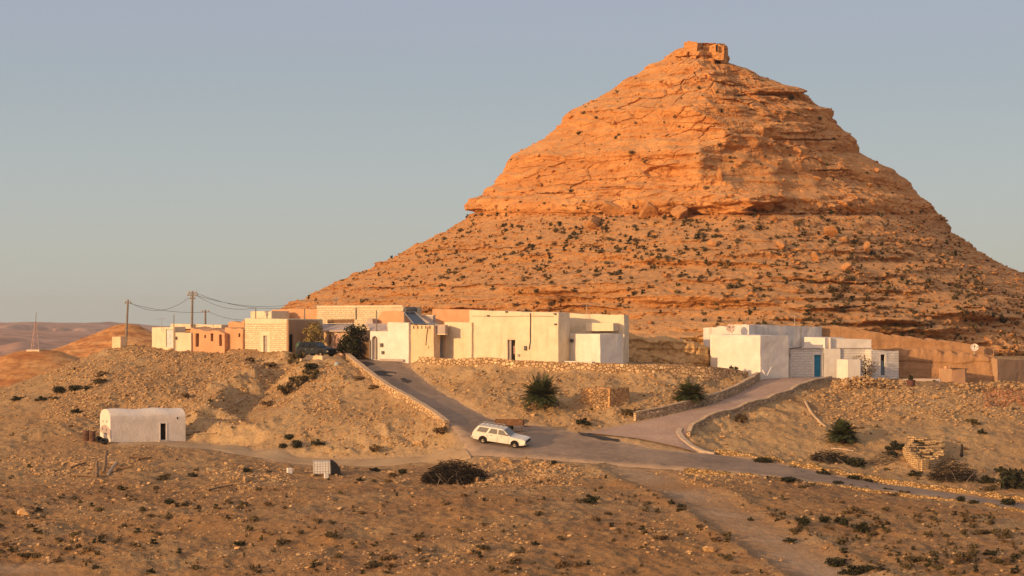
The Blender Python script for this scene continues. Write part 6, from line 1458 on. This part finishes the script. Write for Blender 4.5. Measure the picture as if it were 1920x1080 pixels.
brush(1792, 905, 90, 40, 800, 4, 'dark tangled brush heap on the verge below the stone fold', 6); brush(1655, 872, 50, 18, 240, 5, 'small heap of pale sticks beside the flat dark bush', 12, mat_leaf('pale sticks', (.22, .15, .09), (.34, .25, .15)))
# -- pale thorny stems by the turquoise door
c = hit(1500, 707); r_ = thing('plant_pot', tuple(c), 'white basin planter with bare stems against the whitewashed stone wall', 'planter'); MB().lathe(c - Vector((0, 0, .05)), (0, 0, 1), [(0, .3), (.3, .4), (.34, .42), (.34, .36)], 14).build('basin', WHITE, r_)
m = MB(); rr = random.Random(8)
for i in range(12): a = rr.uniform(0, 6.28); m.tube([c + Vector((0, 0, .3)), c + Vector((math.cos(a) * .3, math.sin(a) * .1, .7)), c + Vector((math.cos(a) * .7, math.sin(a) * .2, .95 + .3 * rr.random()))], .022, 4, .01)
m.build('stems', L_TWIG, r_); m = MB(); m.tube([c + Vector((.5, -.1, .0)), c + Vector((1.1, 0, .6))], .04, 5); m.build('stick', M_POLE, r_)

# ------------------------------------------------------------------ rocks
def rock_mesh(name, seed, mat, cuts=14, sub=3):
    bm = bmesh.new(); bmesh.ops.create_icosphere(bm, subdivisions=sub, radius=1); r = np.random.default_rng(seed)
    co = np.array([v.co for v in bm.verts])
    for _ in range(cuts):
        n = r.normal(size=3) * [1, 1, .8]; n /= np.linalg.norm(n); d = r.uniform(.38, .72); k = co @ n; co = co - np.clip(k - d, 0, None)[:, None] * n
    co *= [1, .85, .62]; co += .022 * np.stack([fbm(co[:, 0] * 3 + 9 * k, co[:, 1] * 3, co[:, 2] * 3 + seed, 3) for k in range(3)], -1)
    for v, c in zip(bm.verts, co): v.co = c
    me = bpy.data.meshes.new(name); bm.to_mesh(me); bm.free(); me.materials.append(mat); return me
MBOULD = mat_rock(.55); MBOULD.name = 'boulder sandstone'
RK = [rock_mesh('boulder', 30 + k, MBOULD) for k in range(6)]
BOULD = [(1152, 402, 76, .50, 'wide flat topped boulder under the cliff, first of three side by side'), (1216, 408, 72, .62, 'biggest squared boulder under the cliff, middle of three side by side'), (1277, 412, 46, .95, 'tall slanted boulder under the cliff, last of three side by side'), (1112, 425, 58, .5, 'pale low boulder downhill of the three big ones'),
 (1433, 388, 64, .55, 'jutting overhung boulder high on the shaded face'), (1348, 338, 26, 1.3, 'upright boulder perched above the cliff band'), (1466, 464, 38, .6, 'boulder half way down the scree, flat and wide'), (1451, 416, 22, .9, 'rounded boulder below the jutting one'), (1356, 412, 16, 1.2, 'narrow upright stone near the scree top'), (1334, 462, 24, .7, 'small pale boulder on the mid scree'), (1555, 442, 34, .7, 'orange boulder on the shaded shoulder, upper'), (1586, 452, 36, .6, 'orange boulder on the shaded shoulder, middle'), (1626, 470, 26, 1.1, 'blocky orange boulder on the shaded shoulder, lower'), (1531, 488, 30, .9, 'split boulder below the shaded shoulder'), (1590, 508, 30, .9, 'pale boulder low on the shaded scree'), (905, 465, 20, .8, 'rounded orange boulder on the sunny scree'), (1010, 350, 22, .6, 'slab on the sunny upper cliff'), (1350, 110, 14, .8, 'summit boulder next to the ruined tower'), (1557, 214, 20, 1.0, 'block jutting from the skyline of the shaded face'), (1600, 270, 26, .7, 'rounded block on the skyline below the jutting one'), (1495, 180, 30, .5, 'slab on the skyline near the summit'), (1380, 432, 18, .8, 'small boulder in the scree gully'), (1497, 434, 16, .9, 'small pale block near the shaded shoulder'), (1230, 442, 20, .6, 'small slab downhill of the biggest boulder'), (1180, 470, 18, .7, 'lone block in the upper scree'), (1420, 520, 18, .6, 'block on a ledge of the lower scree'), (1250, 520, 26, .5, 'flat block on the ledge line of the lower scree'), (980, 470, 16, .7, 'small block on the sunny scree')]
for k, (px, py, w, ar, lab) in enumerate(BOULD):
    i, j = hill_at(px, py); p = HP[i, j]; s = w / FPX * p[1] / 2
    o = put('boulder', RK[k % 6], (p[0], p[1] + s * .15, p[2] + s * ar * .5), s, (k * .9) % 6.28 if w < 40 else .15 * k, lab, 'boulder'); o.scale = (s, s * .9, s * ar * 1.3 / .62 * .85)
r = np.random.default_rng(21)
MSTONE = NT('field stone', .95, .1)
_c = MSTONE.ramp(MSTONE.noise(MSTONE.pos(), 2.6, 3, .8), [(.3, (.30, .165, .075)), (.5, (.43, .265, .125)), (.68, (.60, .42, .225))]); MSTONE.color(_c); MSTONE.bump(MSTONE.noise(MSTONE.pos(), 9, 4), .05, .8); MSTONE = MSTONE.m
RKS = [rock_mesh('stone', 50 + k, MSTONE, 12, 2) for k in range(5)]
GR = [(45, 968, 40, .6, 'pale wide boulder on the stony ground beside a dark bush'), (1113, 943, 15, .9, 'pale rounded stone touching a dark bush'), (895, 905, 26, .9, 'boulder at the end of the large brush heap'), (950, 868, 34, .6, 'orange boulder on the roadside rubble'), (990, 870, 22, .7, 'smaller orange boulder next to the larger on the roadside rubble'), (785, 835, 30, .5, 'flat pale boulder on the path edge'), (460, 905, 24, .8, 'yellowish broken boulder beside the dirt path'), (447, 1030, 26, .4, 'grey flat stone on the ground at the bottom'), (1330, 1035, 40, .5, 'pale boulder on the near bank of the track'), (1225, 1030, 20, .6, 'yellow stone on the near side of the track'), (1755, 748, 20, .7, 'block below the low grey wall'), (980, 795, 24, .6, 'stone pile block on the bank beside the road'), (1000, 782, 18, .8, 'pale block above the road under the palm bush')]
for k, (px, py, w, ar, lab) in enumerate(GR):
    p = hit(px, py); s = w / FPX * p.y / 2; o = put('boulder', RKS[k % 5], (p.x, p.y + s * .3, p.z + s * ar * .4), s, k * 1.3, lab, 'boulder'); o.scale = (s, s * .9, s * ar * 1.4)
# -- loose rubble: nobody could count it
ICO_V = None
_bm = bmesh.new(); bmesh.ops.create_icosphere(_bm, subdivisions=1, radius=1); ICO_V = np.array([v.co for v in _bm.verts]); _bm.verts.index_update(); ICO_F = np.array([[v.index for v in f.verts] for f in _bm.faces]); _bm.free()
def rubble(name, P, S, mat, seed):
    r = np.random.default_rng(seed); n = len(P); V = ICO_V[None] * (.62 + .55 * r.random((n, len(ICO_V), 1)))
    for _ in range(3):      # split faces
        d = r.normal(size=(n, 1, 3)); d /= np.linalg.norm(d, axis=2)[..., None]; k = (V * d).sum(2, keepdims=True); V = V - np.clip(k - .42, 0, None) * d
    V = V * np.stack([1 + .5 * r.random(n), .8 + .4 * r.random(n), .5 + .35 * r.random(n)], -1)[:, None]
    a = r.uniform(0, 6.28, n); c, s = np.cos(a)[:, None], np.sin(a)[:, None]; V = np.stack([V[..., 0] * c - V[..., 1] * s, V[..., 0] * s + V[..., 1] * c, V[..., 2]], -1)
    V = V * S[:, None, None] + P[:, None]; F = ICO_F[None] + (np.arange(n) * len(ICO_V))[:, None, None]
    o = link(name, soup_mesh(name, V.reshape(-1, 3), F.reshape(-1, 3)), mat); o['kind'] = 'stuff'; return o
# density on the ground, sampled in plan
def near(px0, px1, py0, py1, PXg, PYg, f=18): return np.clip(np.minimum(np.minimum(PXg - px0, px1 - PXg), np.minimum(PYg - py0, py1 - PYg)) / f, 0, 1)
PXg = CX + FPX * XX / YY; PYg = HZ - FPX * GZ / YY
den = .05 + .35 * np.clip(pale, 0, 1) * rub + .10 * np.clip(rub - .3, 0, 1)
for (a, b, c, d, v) in ((90, 470, 640, 800, 1.3), (440, 650, 672, 770, 1.4), (560, 840, 750, 850, .6), (790, 1420, 690, 800, .55), (1555, 1720, 708, 775, 1.6), (1500, 1660, 730, 800, .6), (1790, 1960, 722, 775, 2.0), (1700, 1960, 722, 800, .7), (860, 1060, 852, 915, 1.6), (980, 1100, 860, 930, .5), (0, 180, 850, 900, .5), (120, 300, 845, 890, .4), (800, 1000, 960, 1080, .35), (500, 900, 1020, 1080, .5), (0, 480, 900, 1060, .22), (380, 560, 870, 940, .5), (1270, 1420, 880, 960, .4), (1180, 1320, 960, 1060, .3)):
    den = den + v * near(a, b, c, d, PXg, PYg)
den = den * np.where(PYg > 915, .55, 1) * np.clip(1 - 1.6 * soft, 0, 1) * (1 - .85 * np.clip(M_track, 0, 1)) * (YY < 206) * (np.abs(PXg - 960) < 1060)
cell = np.gradient(GY)[:, None] * (GU[1] - GU[0]) * YY
den *= np.clip(.55 + 1.1 * fbm(XX / 2.4 + 3, YY / 2.4, 0 * XX + 8, 3), .05, 2)
w = (den * cell).ravel(); w /= w.sum(); N = 60000
idx = r.choice(len(w), N, p=w); 
jx = r.uniform(-.5, .5, N) * (GU[1] - GU[0]) * YY.ravel()[idx]; jy = r.uniform(-.5, .5, N) * .2
x = XX.ravel()[idx] + jx; y = YY.ravel()[idx] + jy; S = .035 + .19 * r.random(N) ** 4 + (r.random(N) < .02) * .12; S *= np.where(y < 140, .8, 1.0)
z = _look(GZ, x, y)
brick = (CX + FPX * x / y > 1842) & (HZ - FPX * z / y < 764) & (HZ - FPX * z / y > 728)
rubble('rubble', np.stack([x, y, z + S * .15], -1)[~brick], S[~brick], MSTONE, 1)
MBR = mat_plain('broken red stone', (.40, .20, .10), .95, .1, var=.3, scale=2.5)
rubble('red_rubble', np.stack([x, y, z + S * .15], -1)[brick], S[brick] * 1.25, MBR, 2)
# heap of pale broken stone in front of the white shed
def heap(name, px0, px1, py, n, w, h, seed, label, mat=MSTONE):
    r = np.random.default_rng(seed); px = r.uniform(px0, px1, n); q = r.random(n); c = [hit(p, py + 14 * k) for p, k in zip(px, r.random(n))]
    P = np.array([tuple(k) for k in c]); t = (px - px0) / (px1 - px0); P[:, 2] += h * np.sin(np.pi * t) * q; S = .10 + .22 * r.random(n) ** 2
    o = rubble(name, P, S, mat, seed); return o
heap('stone_rubble', 1558, 1690, 716, 420, 1, .75, 5, 'heap'); heap('bank_rubble', 1775, 1960, 722, 260, 1, .5, 6, 'heap')
# scree on the mountain
N = 16000; P = []; S = []
ii = r.integers(int(np.searchsorted(PYR, 385)), int(np.searchsorted(PYR, 690)), N); jj = r.integers(60, NC - 60, N)
P = HP[ii, jj]; S = .07 + .36 * r.random(N) ** 4.5; keep = (fbm(P[:, 0] / 6, P[:, 1] / 6, P[:, 2] / 4, 3) > -.25) & (np.abs(AA[0][jj]) < 1.7); P, S = P[keep], S[keep]
rubble('scree', P + np.stack([0 * S, -S * .2, S * .2], -1), S, MBOULD, 7)
N = 600; ii = r.integers(30, int(np.searchsorted(PYR, 390)), N); jj = r.integers(60, NC - 60, N); P = HP[ii, jj]; S = .12 + .5 * r.random(N) ** 3
rubble('loose_rock', P + np.stack([0 * S, -S * .1, S * .1], -1), S, MROCK, 8)

# ------------------------------------------------------------------ dusty air
hz_ = MB(); hz_.box((-5500, -60, -64), (11000, 0, 0), (0, 4600, 0), (0, 0, 112))
tmat = bpy.data.materials.new('dusty air'); tmat.use_nodes = True; nt_ = tmat.node_tree; nt_.nodes.remove(nt_.nodes['Principled BSDF'])
pv = nt_.nodes.new('ShaderNodeVolumePrincipled'); pv.inputs['Color'].default_value = (.80, .81, .82, 1); pv.inputs['Density'].default_value = .00010; pv.inputs['Anisotropy'].default_value = .2
nt_.links.new(pv.outputs[0], nt_.nodes['Material Output'].inputs['Volume'])
o = hz_.build('haze', tmat); o['kind'] = 'stuff'
SC.cycles.volume_bounces = 0
